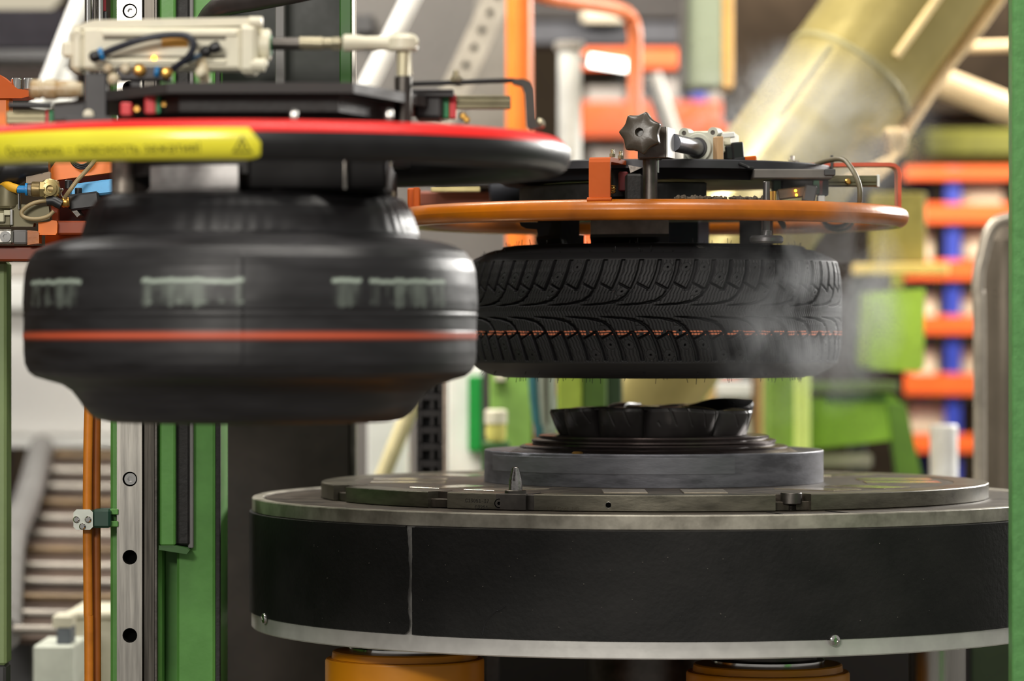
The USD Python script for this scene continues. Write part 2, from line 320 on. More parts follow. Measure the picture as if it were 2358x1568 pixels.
c = fr(1401, .557); c[2] = Z(1163, c[1]); mp.part('tapped_hole', turned(c, (0, -1, 0), [(0, .0042), (.0005, .0042)], 24), VOID); mp.part('hole_lip', lathe([(1, 1), (1, 1.1)], C2, 3) if 0 else tube([c + .0046 * np.array([math.cos(q), 0, math.sin(q)]) for q in np.linspace(0, 6.283, 20)], .0005, 6, 0), STEEL)
c = fr(1822, .545); mp.part('clamp_bolt', join(turned((c[0], c[1], Zp0 + .010), (0, 0, 1), [(0, .0155), (.001, .0165), (.0165, .0165), (.0175, .0155)], 28), stud((c[0], c[1], Zp0), .008, .011)), STEELD)
def onrim(u0, vv, R):
    def fn(x, y, z):
        p0 = PH(u0, R); ph = p0 + x / R; zz = Z(vv, D2 - R * math.cos(p0)) + y; rr = R + z
        return np.stack([C2[0] + rr * np.sin(ph), C2[1] - rr * np.cos(ph), zz], -1)
    return fn
mp.part('stamped_number', join(bend('C13051-37', .0054, onrim(1071, 1156, .557), .0003), bend('C2251', .0054, onrim(1093, 1171.5, .557), .0003)), STAMP, label='stamped figures C13051-37 C2251', smooth=False)
mp.part('stamped_note', bend('A-Z Cont  I/C', .0058, onrim(1258, 1175, .557), .0002), mat('faint_stamp', (92, 86, 72), .6, .5), label='faint stamped line of letters', smooth=False)
for k in range(8):
    for s in (-1, 1):
        q = k * math.pi / 4; d = np.array([math.sin(q), -math.cos(q), 0]); e = np.array([-d[1], d[0], 0])
        cc = np.array([C2[0], C2[1], Zp1 + .0006]) + d * .41 + e * s * .062
        mp.part('wear_strip', obox(cc, d, .062, .034, .001, .0004), INSERT)
dp = Thing('dowel_pin', 'short tapered steel dowel pin standing on the rim of the mould plate', 'pin', P(1187, 1140, 5.36))
c = fr(1187, .54); c[2] = Zp1 + .001
dp.part('collar', turned(c, (0, 0, 1), [(0, .0165), (.004, .0165), (.005, .015)], 28), STEELD)
dp.part('shank', turned(c + (0, 0, .005), (0, 0, 1), [(0, .0105), (.013, .0105), (.016, .0098), (.033, .0056), (.035, .0042)], 28), mat('oiled_pin_steel', (150, 148, 146), .24, 1., var=.25, scale=60, bump=.3, bs=200))
# bead ring
Zb = ZC - .2334
br = Thing('bead_ring', 'heavy grey steel ring with chipped upper edge in the middle of the mould plate', 'steel ring', (C2[0], D2, Zb - .002))
n, m = 420, 26
pr = np.array([(.284, Zb - .002)] + [(.284, q) for q in np.linspace(Zb, ZC - .1845, 12)] + [(.2836, ZC - .183), (.2822, ZC - .1822), (.272, ZC - .182), (.262, ZC - .184), (.245, ZC - .1875), (.16, ZC - .1875)])
phi = np.arange(n) * 2 * np.pi / n
chip = np.zeros((len(pr), n))
for u0, wd, dp_ in ((1208, 22, .007), (1170, 10, .003), (1345, 12, .004), (1240, 16, .002)):
    pc = phi_of(u0, .284); wr = L(wd, 5.62) / .284
    g = np.clip(1 - ((phi - pc + np.pi) % (2 * np.pi) - np.pi) ** 2 / wr ** 2, 0, 1) ** .5
    chip[:] += np.clip(g[None] * dp_ - (ZC - .182 - pr[:, 1:2]), 0, None) * (pr[:, :1] > .27) * .6
v = np.vstack([ringpt(C2, pr[i, 0] - chip[i], phi, pr[i, 1]) for i in range(len(pr))])
br.part('ring_body', (v, grid(v, n, len(pr), True)), RINGST, smooth=32)
pa, pb = phi_of(1135, .2842), phi_of(1692, .2842)
br.part('repair_patch', sector(C2, .2835, .2845, pa, pb, ZC - .214, ZC - .188, ch=.0003), mat('fresh_grey_weld', (112, 113, 119), .5, .55, var=.14, scale=22, stretch=(1, 1, 5), bump=.1, bs=130), label='smoother grey strip along the ring')
c = fr(1330, .27); c[1] = D2 - .272 * math.cos(phi_of(1330, .272)); c[0] = X(1330, c[1]); c[2] = ZC - .1822
br.part('brass_chip', turned(c, (0, 0, 1), [(0, .009), (.0015, .0095), (.0035, .006)], 14), BRASS)
# bladder clamp
bc = Thing('bladder_clamp', 'dark stepped clamp rings holding the folded bladder', 'clamp ring', (C2[0], D2, ZC - .1875))
DK = mat('brown_black_steel', (74, 64, 62), .3, .75, var=.15, scale=20)
bc.part('lower_ring', lathe([(.15, ZC - .1735), (.214, ZC - .1735), (.2205, ZC - .1745), (.2245, ZC - .1765), (.224, ZC - .1785), (.229, ZC - .1800), (.236, ZC - .1835), (.243, ZC - .1875), (.15, ZC - .1875)], C2, 128), DK, smooth=40)
bc.part('upper_ring', lathe([(.13, ZC - .1575), (.1895, ZC - .1575), (.1925, ZC - .1585), (.1932, ZC - .1605), (.1925, ZC - .1625), (.200, ZC - .1640), (.2045, ZC - .1658), (.2052, ZC - .1685), (.203, ZC - .171), (.203, ZC - .1735), (.13, ZC - .1735)], C2, 128), DK, smooth=40)
# bladder
bl = Thing('curing_bladder', 'folded black rubber bladder bunched into lobes at the press centre', 'rubber bladder', (C2[0], D2, ZC - .158))
n = 1080; phi = np.linspace(-math.pi, math.pi, n, endpoint=False)
val = np.array([-2.7, -2.0, -1.35, -.74, -.16, .72, 1.35, 2.1, 2.75]); val = np.append(val, val[0] + 2 * math.pi)
lob = np.zeros(n); vid = np.zeros(n, int)
for i in range(len(val) - 1):
    for sh in (0, 2 * math.pi, -2 * math.pi):
        k = (phi + sh >= val[i]) & (phi + sh < val[i + 1]); x = (phi[k] + sh - val[i]) / (val[i + 1] - val[i])
        lob[k] = (np.sin(np.pi * np.clip(x, 0, 1)) ** .42) * (.8 + .2 * x); vid[k] = i
rows = []
hs = np.linspace(0, 1, 60)
tall = .003 * np.cos(phi * 2 + 1) + .015 * np.exp(-((phi - 1.75) / .40) ** 2) + .004 * np.exp(-((phi + 3.0) / .5) ** 2) + .003 * np.exp(-((phi - .15) / .2) ** 2)
for h in hs:
    valley = .128 + .010 * h
    r = valley + (.1655 + .0140 * h ** .8 - .0035 * max(0, h - .88) / .12 - valley) * lob * (1 - .12 * (1 - h) ** 2)
    ph = phi + .10 * h * lob
    li = ((np.degrees(phi) * 1.0 + h * 11) % 9.0); gl = np.clip(1 - np.abs(li - 4.5) / .6, 0, 1) * np.clip((h - .35) / .1, 0, 1) * (lob > .6)
    rows.append(ringpt(C2, r - .0020 * gl, ph, ZC - .1578 + .0445 * h + tall * h * np.minimum(1, lob + .3)))
for k in np.linspace(0, 1, 26)[1:]:
    r = (.147 + (np.linalg.norm(rows[59][:, :2] - np.array(C2), axis=1) - .147)) * (1 - k) + .008 * k; ph = phi + .10 * lob + k * .9
    z = ZC - .1133 + tall * np.minimum(1, lob + .3) * (1 - k ** 2) + .0035 * math.sin(min(1, k * 2.6) * math.pi) * lob - .026 * max(0, k - .3) - .010 * (1 - lob) * (1 - k)
    rows.append(ringpt(C2, r, ph, z))
v = np.vstack(rows); bl.part('folded_rubber', (v, grid(v, n, len(rows), True)), BLADDER, smooth=True)

# hydraulic cylinders and guide post beneath the platen
def hydraulic(u, d, vtop, rpx, label, s2):
    c = (X(u, d), d); r = L(rpx, d); z = Z(vtop, d - r)
    t = Thing('hydraulic_cylinder', label, 'hydraulic cylinder', (c[0], c[1], 0))
    t.part('barrel', lathe([(1e-4, z), (r * .93, z), (r * .93, z - .0005), (r * .985, z - .0005), (r, z - .004), (r, .001), (1e-4, .001)], c, 72), YELCYL)
    t.part('gland', lathe([(1e-4, z + .012), (r * .89, z + .012), (r * .91, z + .010), (r * .92, z + .0005), (1e-4, z)], c, 72), YELCYL)
    t.part('polished_collar', lathe([(1e-4, z + .021), (r * .66, z + .021), (r * .70, z + .018), (r * .70, z + .012), (1e-4, z + .012)], c, 72), CHROME)
    t.part('ram', lathe([(1e-4, ZR[3] - .0005), (r * .60, ZR[3] - .0005), (r * .60, z + .02), (1e-4, z + .02)], c, 48), STEELD)
hydraulic(932, 5.62, 1531, 183, 'amber hydraulic cylinder under the left of the platen', 0)
hydraulic(1768, 5.62, 1562, 188, 'amber hydraulic cylinder under the right of the platen', 0)
gp = Thing('guide_post', 'bright steel guide post under the right edge of the platen', 'guide post', (X(2158, 5.75), 5.75, 0))
gp.part('sleeve', rod((X(2158, 5.75), 5.75, .001), (X(2158, 5.75), 5.75, .7), L(72, 5.75), 40), STEELD)
gp.part('shaft', rod((X(2158, 5.75), 5.75, .7), (X(2158, 5.75), 5.75, ZR[3] - .0005), L(66, 5.75), 40), STEEL)
pp = Thing('tie_bar', 'thin dull steel bar between the left amber cylinder and the grey column under the platen', 'steel bar', (X(1130, 6.0), 6.0, 0))
pp.part('bar', box(X(1116, 6.), X(1150, 6.), 6., 6.03, .06, ZR[3] - .0005), STEELD)

bs_ = Thing('press_plinth', 'black press plinth in the dark space under the platen', 'plinth', (C2[0], 6.9, 0))
bs_.part('back_plate', box(X(480, 6.8), X(2236, 6.8), 6.8, 6.86, .001, 1.06), mat('press_frame_black', (24, 20, 18), .7))
bs_.part('side_plate', box(X(2236, 6.8), X(2400, 6.8), 6.82, 6.88, .001, 1.06), mat('press_frame_green', (44, 60, 34), .6))
# ------------------------------------------------------------------ press posts
gr = Thing('press_post', 'green painted press post with pebbled paint at the right edge', 'steel post', (X(2420, 5.05), 5.05, 0))
gr.part('post_body', box(X(2322, 5.06), X(2600, 5.02), 5.02, 5.06, .001, 3.2, .002), GREENR)
gl_ = Thing('press_post', 'pale dull green post at the left edge below the rust orange bar', 'steel post', (X(-40, 5.5), 5.5, 0))
gl_.part('post_body', box(X(-140, 5.5), X(27, 5.56), 5.5, 5.56, Z(1532, 5.5), Z(602, 5.5)), GREENL)
gl_.part('foot_sleeve', box(X(-140, 5.5), X(25, 5.56), 5.502, 5.56, .001, Z(1532, 5.5)), GREYD)

# ------------------------------------------------------------------ column with linear rail
DC = 5.5
co = Thing('machine_column', 'tall green machine column with a bolted steel slide rail', 'machine column', (X(400, DC), DC, 0))
zt = 2.9
co.part('flange', box(X(254, DC + .03), X(372, DC + .03), DC + .03, DC + .30, .001, zt), GREEN)
rx0, rx1 = X(269, DC), X(327, DC)
rail_v = [1103, 1283, 1463, 923, 743, 563, 383, 203, 25, 1643]
rv, rf = prism([[(rx0, Z(1800, DC)), (rx1, Z(1800, DC)), (rx1, zt), (rx0, zt)]] + [[(X(299, DC) + .0115 * math.cos(q), Z(k, DC) + .0115 * math.sin(q)) for q in np.arange(24) * 2 * np.pi / 24] for k in rail_v], 'y', DC, DC + .026)
co_r = co.part('slide_rail', (rv, rf), STEEL)
co.part('rail_bed', box(rx0, rx1, DC + .026, DC + .034, Z(1800, DC), zt, .001), VOID)
co.part('rail_side', box(rx1 - .0004, X(364, DC + .03), DC + .012, DC + .034, Z(1800, DC), zt), mat('rail_side_steel', (84, 80, 74), .35, .9, var=.3, scale=6, stretch=(40, 40, 1)))
co.part('rail_edge', box(X(356, DC + .01), X(363, DC + .01), DC + .004, DC + .012, Z(1800, DC), zt, .001), STEELD)
for k in rail_v:
    if k in (1103, 25, 923): co.part('rail_screw', bolt_y((X(299.5, DC), DC + .0115, Z(k, DC)), .0092, .009), CHROME, parent=co_r)
co.part('cover_strip', box(X(366, DC), X(402, DC), DC + .01, DC + .05, Z(1258, DC), zt), GREEN)
co.part('slot', box(X(396, DC), X(432, DC), DC + .03, DC + .06, Z(1258, DC), zt), BLACKM)
co.part('strip_foot', pprism([(366, 1256), (402, 1256), (430, 1262), (436, 1268), (430, 1276), (404, 1272), (366, 1266)], DC + .012, DC + .05), GREEND)
co.part('inner_web', box(X(364, DC), X(412, DC), DC + .09, DC + .12, .001, zt), GREEN)
co.part('web', box(X(400, DC), X(489, DC), DC + .05, DC + .30, .001, zt), GREEN)
co.part('slot_edge', box(X(428, DC), X(440, DC), DC + .035, DC + .05, Z(1265, DC), zt), GREYM)
co.part('dark_edge', box(X(489, DC), X(500, DC), DC + .055, DC + .07, .001, zt), BLACKM)
co.part('side_plate', box(X(460, 6.62), X(808, 6.62), 6.62, 6.66, .001, Z(250, 6.62)), COLPLATE)
co.part('plate_edge', box(X(808, 6.62), X(820, 6.62), 6.60, 6.66, .001, Z(640, 6.62)), STEELD)
co.part('tie_beam', box(X(420, 5.9), X(480, 5.9), DC + .3, 6.62, Z(700, DC), Z(560, DC)), BLACKM)
co.part('dark_housing', box(X(500, DC + .2), X(790, DC + .2), DC + .2, DC + .3, Z(300, DC), zt), mat('dark_green_black_panel', (34, 38, 32), .5, var=.2))
co.part('grey_strip', box(X(628, DC + .1), X(650, DC + .1), DC + .15, DC + .199, Z(300, DC), zt), GREYM)
co.part('edge_channel', box(X(780, DC + .1), X(808, DC + .1), DC + .12, DC + .3, Z(300, DC), zt), GREEND)
co.part('channel_lip', box(X(808, DC + .1), X(818, DC + .1), DC + .12, DC + .14, Z(300, DC), zt), STEEL)
# front loader's bent grey pipe across the column head
bp = Thing('bent_pipe', 'dark grey bent pipe crossing in front of the column at the top', 'pipe', P(600, 0, 5.2))
bp.part('pipe', tube([P(470, 60, 5.42), P(490, 30, 5.36), P(520, 12, 5.3), P(600, -2, 5.25), P(700, -22, 5.2), P(820, -50, 5.2)], L(25, 5.25), 20), mat('dark_hose_grey', (74, 68, 66), .35, .3))
tb = Thing('rod_bundle', 'three polished rods left of the slide rail at the very top', 'guide rods', P(215, 0, 5.45))
for u, r, mt in ((203, 8, CHROME), (219, 5, STEELD), (231, 7, CHROME)): tb.part('rod', rod(P(u, 300, 5.46), (X(u, 5.46), 5.46, zt), L(r, 5.46), 20), mt)
tb.part('red_tag', pbox(234, 243, -40, 26, 5.47, 5.48), mat('wine_red', (130, 30, 40), .5)); tb.part('clip', pbox(238, 246, 26, 60, 5.47, 5.48), BLACK)
pi = Thing('ochre_pipe', 'ochre painted pipe nearest the left, held by the metal clamp', 'pipe', (X(202, DC), DC, 0)); pi.part('pipe', tube([P(206, 602, DC), P(206, 880, DC), P(203, 1000, DC), P(201, 1180, DC), P(203, 1400, DC), P(205, 1600, DC), (X(206, DC), DC, .001)], L(10.5, DC), 18), PIPEOR)
pi = Thing('ochre_pipe', 'darker ochre pipe close beside the green column', 'pipe', (X(222, DC), DC, 0)); pi.part('pipe', tube([P(224, 602, DC + .02), P(222, 880, DC + .02), P(221, 1180, DC + .02), P(222, 1400, DC + .02), (X(224, DC), DC + .02, .001)], L(10.5, DC), 18), mat('brown_ochre_pipe', (140, 76, 14), .45, var=.15))
cl = Thing('pipe_clamp', 'pipe clamp with bolted zinc plate and green blocks on the ochre pipes', 'pipe clamp', P(210, 1196, DC))
cl.part('plate', pprism([(176, 1173), (207, 1173), (214, 1180), (214, 1213), (207, 1220), (176, 1220), (169, 1213), (169, 1180)], DC - .026, DC - .022), mat('zinc_plate', (196, 200, 190), .4, .5))
cl.part('green_block', join(pbox(212, 254, 1173, 1216, DC - .021, DC + .03), pbox(180, 214, 1176, 1218, DC - .021, DC + .02)), mat('dark_green_plastic', (18, 58, 42), .45))
for u, vv in ((176, 1196), (203, 1196), (190, 1212)): cl.part('bolt', turned(P(u, vv, DC - .026), (0, -1, 0), [(0, .0052), (.003, .0052), (.005, .0035)], 12), CHROME)
cl.part('arm', join(pbox(252, 272, 1172, 1185, DC - .005, DC + .03), pbox(252, 272, 1200, 1213, DC - .005, DC + .03), pbox(250, 268, 1185, 1200, DC + .01, DC + .03)), GREEN)

# ------------------------------------------------------------------ tyres
TM = usdkit.material(stage, '/World/Looks/tread_rubber', {
    'a': ('attribute', {'attribute': 'mark'}), 'r': ('rgb_ramp', {'ramp': [(.35, sr(45, 44, 46)), (.7, sr(255, 150, 108))]}),
    'g': ('geometry', {}), 'n': ('noise_texture', {'scale': 300., 'detail': 3.}), 'b': ('bump', {'strength': .1, 'distance': .001}),
    'p': ('principled_bsdf', {'roughness': .55, 'specular_ior_level': .4})},
    [('a.fac', 'r.fac'), ('r.color', 'p.base_color'), ('g.position', 'n.vector'), ('n.fac', 'b.height'), ('b.normal', 'p.normal')], surface='p.BSDF')
def tread_height(a, s, pitch):
    """Depth (m, negative) of the winter tread's grooves, sipes and stud holes at arc length a and height s."""
    t = np.abs(s); a = np.where(s < 0, a + pitch * .46, a)
    ts = np.array([.006, .009, .0127, .017, .024, .036, .05, .064, .085, .1]); av = np.array([-.016, .0, .034, .052, .063, .0725, .079, .084, .0885, .09])
    ac = np.interp(t, ts, av); sl = np.gradient(np.interp(np.linspace(0, .1, 401), ts, av), .00025); sl = np.interp(t, np.linspace(0, .1, 401), sl)
    cosf = 1 / np.sqrt(1 + sl ** 2)
    wrapd = lambda x, p: (x + p / 2) % p - p / 2
    d1 = np.abs(wrapd(a - ac, pitch)) * cosf
    w1 = np.interp(t, [.009, .03, .085], [.0020, .0029, .0041])
    g = np.clip((w1 - d1) / .0012, 0, 1) * (t > .0085)
    d2 = np.abs(wrapd(a - ac + pitch / 2, pitch)) * cosf
    g = np.maximum(g, np.clip((.0035 - d2) / .0012, 0, 1) * (t > .032))
    fr = ((a - ac) / (pitch / 2)) % 1.0
    te = .046 - .0125 * fr
    g = np.maximum(g, np.clip((.0017 - np.abs(t - te) * .93) / .0010, 0, 1))
    blk = np.floor((a - ac) / (pitch / 2)).astype(int); inner = t < te
    # sipes: fine zigzag cuts
    zig = .0007 * np.abs(((t * 1000 / 7) % 2) - 1) * 2
    pos = np.where(inner, a - t * .35 + zig, (a - ac) + zig)
    per = np.where(inner, .0056, pitch / 10)
    ds = np.abs(wrapd(pos - (0 if True else 0), per))
    sip = np.clip((.0007 - ds) / .0005, 0, 1)
    # studs: a round plain pad with a hole, at one of two heights on some blocks
    hsh = np.abs(np.sin(blk * 12.9898 + np.sign(s) * 4.1) * 43758.5453) % 1.0
    ct = np.where(hsh < .33, .070, np.where(hsh < .66, .054, .2)); cf = .5
    dx = (fr - cf) * pitch / 2; dd = np.sqrt(dx ** 2 + (t - ct) ** 2)
    hsi = np.abs(np.sin(np.floor((a - ac) / pitch) * 7.77 + np.sign(s) * 2.3) * 9631.77) % 1.0
    fi = ((a - ac) / pitch) % 1.0; di = np.sqrt(((fi - .8) * pitch) ** 2 + (t - .031) ** 2) + (hsi > .45)
    dd = np.minimum(dd, di)
    sip = np.where(dd < .0075, .22 * np.clip(1 - np.abs(wrapd(t, .0013)) / .0005, 0, 1), sip)
    sip = np.where((dd > .0072) & (dd < .0082), .5, sip)
    g = g * np.clip((np.where(s < 0, .0795, .0825) - t) / .0015, 0, 1)
    hgt = np.minimum(-.0088 * g, -.0022 * sip * (t < .081))
    hgt = np.where(dd < .0014, -.006, hgt)
    return hgt, g, sip
TY = Thing('winter_tyre', 'freshly cured winter tyre with studded block tread and broken orange line', 'tyre', (C2[0], D2, ZC - .061))
RT, npit = .315, 33; pitch = 2 * math.pi * RT / npit; zm = ZC + .047; half = .084
phi = np.concatenate([np.linspace(-1.75, 1.75, 1380, endpoint=False), np.linspace(1.75, 2 * math.pi - 1.75, 500, endpoint=False)])
nphi = len(phi)
rows, marks = [], []
low = [(.205, -.046), (.212, -.054), (.228, -.0585), (.245, -.0605), (.252, -.0612), (.256, -.0596), (.262, -.0592), (.268, -.0588), (.276, -.0560), (.284, -.0525), (.287, -.0505), (.291, -.0492), (.2985, -.0440), (.304, -.0395)]
top = [(.304, .1335), (.298, .1375), (.291, .1405), (.2885, .1410), (.284, .1440), (.276, .1475), (.268, .1500), (.262, .1508), (.256, .1512), (.252, .1560), (.245, .1570), (.228, .1550), (.212, .1500), (.205, .142)]
sg = np.linspace(-half, half, 216)
A, S = np.meshgrid(phi * RT, sg)
hgt, gro, sip = tread_height(A, S, pitch)
orange = np.zeros_like(A)
for s0, wd in ((-.0325, .0010), (-.0368, .0013)):
    wob = .0011 * (meshkit.noise(np.stack([A * 70, S * 0, S * 0], -1), 5) - .5)
    brk = meshkit.noise(np.stack([A * 160, S * 0 + s0 * 900, S * 0], -1), 9) > .26
    orange = np.maximum(orange, np.clip(1.6 - np.abs(S - s0 - wob) / wd, 0, 1) * brk * (gro < .15) * (sip < .55))
def edge_row(r, z, fade):
    g = np.interp(np.arange(nphi), np.arange(nphi), gro[-1 if z > .04 else 0])
    return ringpt(C2, r - .004 * g * fade, phi, ZC + z)
for k, (r, z) in enumerate(low): rows.append(edge_row(r, z, max(0, (k - 9) / 4))); marks.append(np.zeros(nphi))
for i in range(len(sg)):
    R = RT - .008 * (abs(sg[i]) / half) ** 4
    rows.append(ringpt(C2, R + hgt[i], phi, zm + sg[i])); marks.append(orange[i])
for k, (r, z) in enumerate(top): rows.append(edge_row(r, z, max(0, (4 - k) / 4))); marks.append(np.zeros(nphi))
for r, z in ((.21, .136), (.24, .125), (.285, .10), (.296, .047), (.285, -.005), (.24, -.034), (.21, -.041), (.205, -.046)): rows.append(ringpt(C2, r, phi, ZC + z)); marks.append(np.zeros(nphi))
v = np.vstack(rows); f = grid(v, nphi, len(rows), True)
TY.part('casing', (v, f), TM, smooth=True, attr={'mark': np.concatenate(marks)})
hair = []
for k in range(150):
    q = rng.uniform(-1.9, 1.9); which = k % 3; ln = rng.uniform(.003, .009)
    if which == 0: r0, z0, d = .246, .1565, (0, 0, 1)
    elif which == 1: r0, z0, d = .247, -.0608, (0, 0, -1)
    else: r0, z0, d = (.288, .141, (.5, 0, .85)) if rng.random() < .5 else (.288, -.050, (.5, 0, -.85))
    c = ringpt(C2, r0, np.array(q), ZC + z0); o = np.array([math.sin(q) * d[0], -math.cos(q) * d[0], d[2]]) + rng.normal(0, .12, 3)
    hair.append(tube([c - o * .001, c + o * ln * .5, c + o * ln + rng.normal(0, .0006, 3)], .00045, 4, 1))
TY.part('vent_hairs', join(*hair), RUBBER, kind='stuff', smooth=True)
def onwall(x, y, z):                                                 # lettering on the upper sidewall
    ph = phi_of(1632, .27) + x / .27; r = .2745 - y; zz = ZC + np.interp(r, [.252, .262, .268, .276, .284], [.156, .1508, .150, .1475, .144]) + z
    return np.stack([C2[0] + r * np.sin(ph), C2[1] - r * np.cos(ph), zz], -1)
TY.part('sidewall_letters', bend('S  NL', .016, lambda x, y, z: onwall(x - .02, y, z), .0012), mat('letter_rubber', (58, 54, 50), .45), smooth=False, label='raised letters on the upper sidewall')
def ontread(x, y, z):
    ph = phi_of(1402, RT) - x / RT; r = RT + z - .0003
    return np.stack([C2[0] + r * np.sin(ph), C2[1] - r * np.cos(ph), Z(714, D2 - RT) - y + 0 * z], -1)
v, f = bend('867', .0042, ontread, .0006); TY.part('tread_number', (v, f), BLACK, smooth=False, label='small upside-down moulded number on the centre rib')

# raw tyre held by the front loader
D1 = 4.65; C1 = (X(578, D1), D1)
k1 = F / D1
prof = [(.150, .190), (.190, .190), (.203, .184), (.2115, .172), (.2155, .162), (.2205, .146), (.2225, .139), (.2215, .135), (.232, .1335), (.25, .130), (.270, .1245), (.283, .117), (.292, .105), (.2965, .091), (.2985, .072), (.2995, .05), (.2992, .0385), (.2975, .037), (.2990, .0355), (.2991, .031), (.2983, .0300), (.2983, .012), (.2990, .0112), (.2990, .0010), (.2983, .0), (.298, -.015), (.2965, -.03), (.2915, -.041), (.283, -.0475), (.263, -.0535), (.247, -.058), (.235, -.066), (.2255, -.078), (.2195, -.087), (.212, -.096), (.202, -.103), (.185, -.107), (.15, -.107), (.16, -.09), (.26, -.02), (.27, .06), (.2, .16), (.15, .175), (.150, .190)]
pr = np.array(prof); seglen = np.maximum(1, (np.linalg.norm(np.diff(pr, axis=0), axis=1) / .0018).astype(int)); out = []
for i, k in enumerate(seglen):
    k = k if i < 37 else 4
    for q in np.linspace(0, 1, k, endpoint=False): out.append(pr[i] * (1 - q) + pr[i + 1] * q)
out.append(pr[-1]); pr = np.array(out)[::-1]
n = 640; phi = np.linspace(-math.pi, math.pi, n, endpoint=False)
PHg, Rg = np.meshgrid(phi, pr[:, 0]); Zg = np.repeat(pr[:, 1:2], n, 1)
N1 = meshkit.fbm(np.stack([np.sin(PHg) * 5, np.cos(PHg) * 5, Zg * 14], -1), 3, 4)
# ply-end overlaps, dents and a softly wavy shoulder
Rg2 = Rg + (.0016 * (N1 - .5)) * (Rg > .2)
neck = (Zg > .139) & (Rg > .2)
Rg2 += neck * .0004 * np.sin(PHg * 46 + 6 * np.sin(PHg * 5))
Rg2 += .0011 * np.clip(1 - np.abs(((PHg - .03 + np.pi) % (2 * np.pi)) - np.pi) / .006, 0, 1) * (np.abs(Zg - .04) < .07)
p1 = lambda u: phi_of(u, .299, C1)
chalk = np.zeros_like(PHg)
nn = meshkit.fbm(np.stack([PHg * 22, Zg * 60, Zg * 0], -1), 3, 11); ne = meshkit.fbm(np.stack([PHg * 38, Zg * 0, Zg * 0 + 3], -1), 2, 12)
for ua, ub, dens in ((70, 185, .35), (325, 562, .8), (765, 833, .6), (853, 1027, .62), (-200, 20, .4)):
    a, b = (p1(ua), p1(ub)) if ua > 0 else (-2.4, -1.7)
    win = (PHg > a) & (PHg < b)
    z0 = .0745 + .004 * (ne - .5)
    chalk = np.maximum(chalk, win * np.clip(1.5 - np.abs(Zg - z0) / .0024, 0, 1) * .95)
    drip = (Zg < z0) & (Zg > .045 - .012 * (ne - .5))
    soft = np.clip((PHg - a) / .03, 0, 1) * np.clip((b - PHg) / .03, 0, 1)
    chalk = np.maximum(chalk, soft * drip * np.clip(dens * .22 + (ne - .52) * .5 + (nn - .5) * .35, 0, .32))
    chalk = np.maximum(chalk, win * np.clip(1 - np.abs(Zg - .048) / .003, 0, 1) * np.clip((nn - .52) * 5, 0, .7) * dens)
lines = np.clip(1.4 - np.abs(Zg - .0062) / .0050, 0, 1) * (np.abs(Zg - .0062) < .0064) * (.62 + .38 * np.clip(1.3 - np.abs(Zg - .0062) / .0028, 0, 1)) * (Rg > .29)
RAW = usdkit.material(stage, '/World/Looks/raw_rubber', {
    'a': ('attribute', {'attribute': 'chalk'}), 'o': ('attribute', {'attribute': 'line'}), 'g': ('geometry', {}), 'n': ('noise_texture', {'scale': 12., 'detail': 4.}),
    'mp': ('mapping', {'scale': (1., 1., 6.)}), 'r': ('rgb_ramp', {'ramp': [(.3, sr(27, 26, 27)), (.7, sr(40, 39, 41))]}),
    'm1': ('mix_color', {'b': sr(176, 190, 176)}), 'm2': ('mix_color', {'b': sr(214, 92, 58)}), 'rr': ('map_range', {'from_min': .3, 'from_max': .7, 'to_min': .36, 'to_max': .52}),
    'p': ('principled_bsdf', {'specular_ior_level': .48})},
    [('g.position', 'mp.vector'), ('mp.vector', 'n.vector'), ('n.fac', 'r.fac'), ('r.color', 'm1.a'), ('a.fac', 'm1.fac'), ('m1.result', 'm2.a'), ('o.fac', 'm2.fac'), ('m2.result', 'p.base_color'), ('n.fac', 'rr.value'), ('rr.result', 'p.roughness')], surface='p.BSDF')
GT = Thing('raw_tyre', 'smooth black uncured tyre with an orange stripe and chalky marks', 'tyre', (C1[0], C1[1], ZC - .107))
v = np.vstack([ringpt(C1, Rg2[i], PHg[i], ZC + Zg[i]) for i in range(len(pr))])
GT.part('casing', (v, grid(v, n, len(pr), True)), RAW, smooth=True, attr={'chalk': chalk.ravel(), 'line': lines.ravel()})

# ------------------------------------------------------------------ front loader
ZF = ZC + .2435
ld = Thing('tyre_loader', 'front tyre loader with red and black padded guard ring and yellow warning label', 'tyre loader', (C1[0], C1[1], ZF - .14))
ld.part('guard_ring', torus(C1, ZF, .397, .0240, -1.95, 2.95, n=180), RED, smooth=True)
pad = torus(C1, ZF, .397, .0260, t0=math.radians(-205), t1=math.radians(20), a0=-1.95, a1=2.95, n=180, m=30)
ld.part('rubber_pad', pad, RUBBER, smooth=True)
# warning label, its free end cut to a blunt point
n, m = 140, 22; pe = phi_of(600, .4255, C1)
lab, ft = [], np.linspace(-1.75, 1, n)
for j, q in enumerate(np.linspace(0, 1, m)):
    cut = .034 * max(0, (q - .62) / .38) + .040 * max(0, (.22 - q) / .22) ** 1.2
    ang = math.radians(-74 + 102 * q); ph = np.linspace(-1.9, pe - cut, n)
    r = .0266; lab.append(ringpt(C1, .397 + r * math.cos(ang), ph, ZF + r * math.sin(ang)))
v = np.vstack(lab); lbl = ld.part('warning_label', (v, grid(v, n, m, False)), YELLOW, smooth=True)
def onring(u0, ang0, r=.0268):
    def fn(x, y, z):
        ph = phi_of(u0, .4255, C1) + x / .425; an = ang0 + y / r; rr = r + z
        return np.stack([C1[0] + (.397 + rr * np.cos(an)) * np.sin(ph), C1[1] - (.397 + rr * np.cos(an)) * np.cos(ph), ZF + rr * np.sin(an)], -1)
    return fn
ld.part('warning_text', bend('Осторожно - опасность зажатия!', .0125, lambda x, y, z: onring(8, math.radians(-38))(x * .98, y, z), .0003), INK, parent=lbl, smooth=False, label='dark Cyrillic warning text')
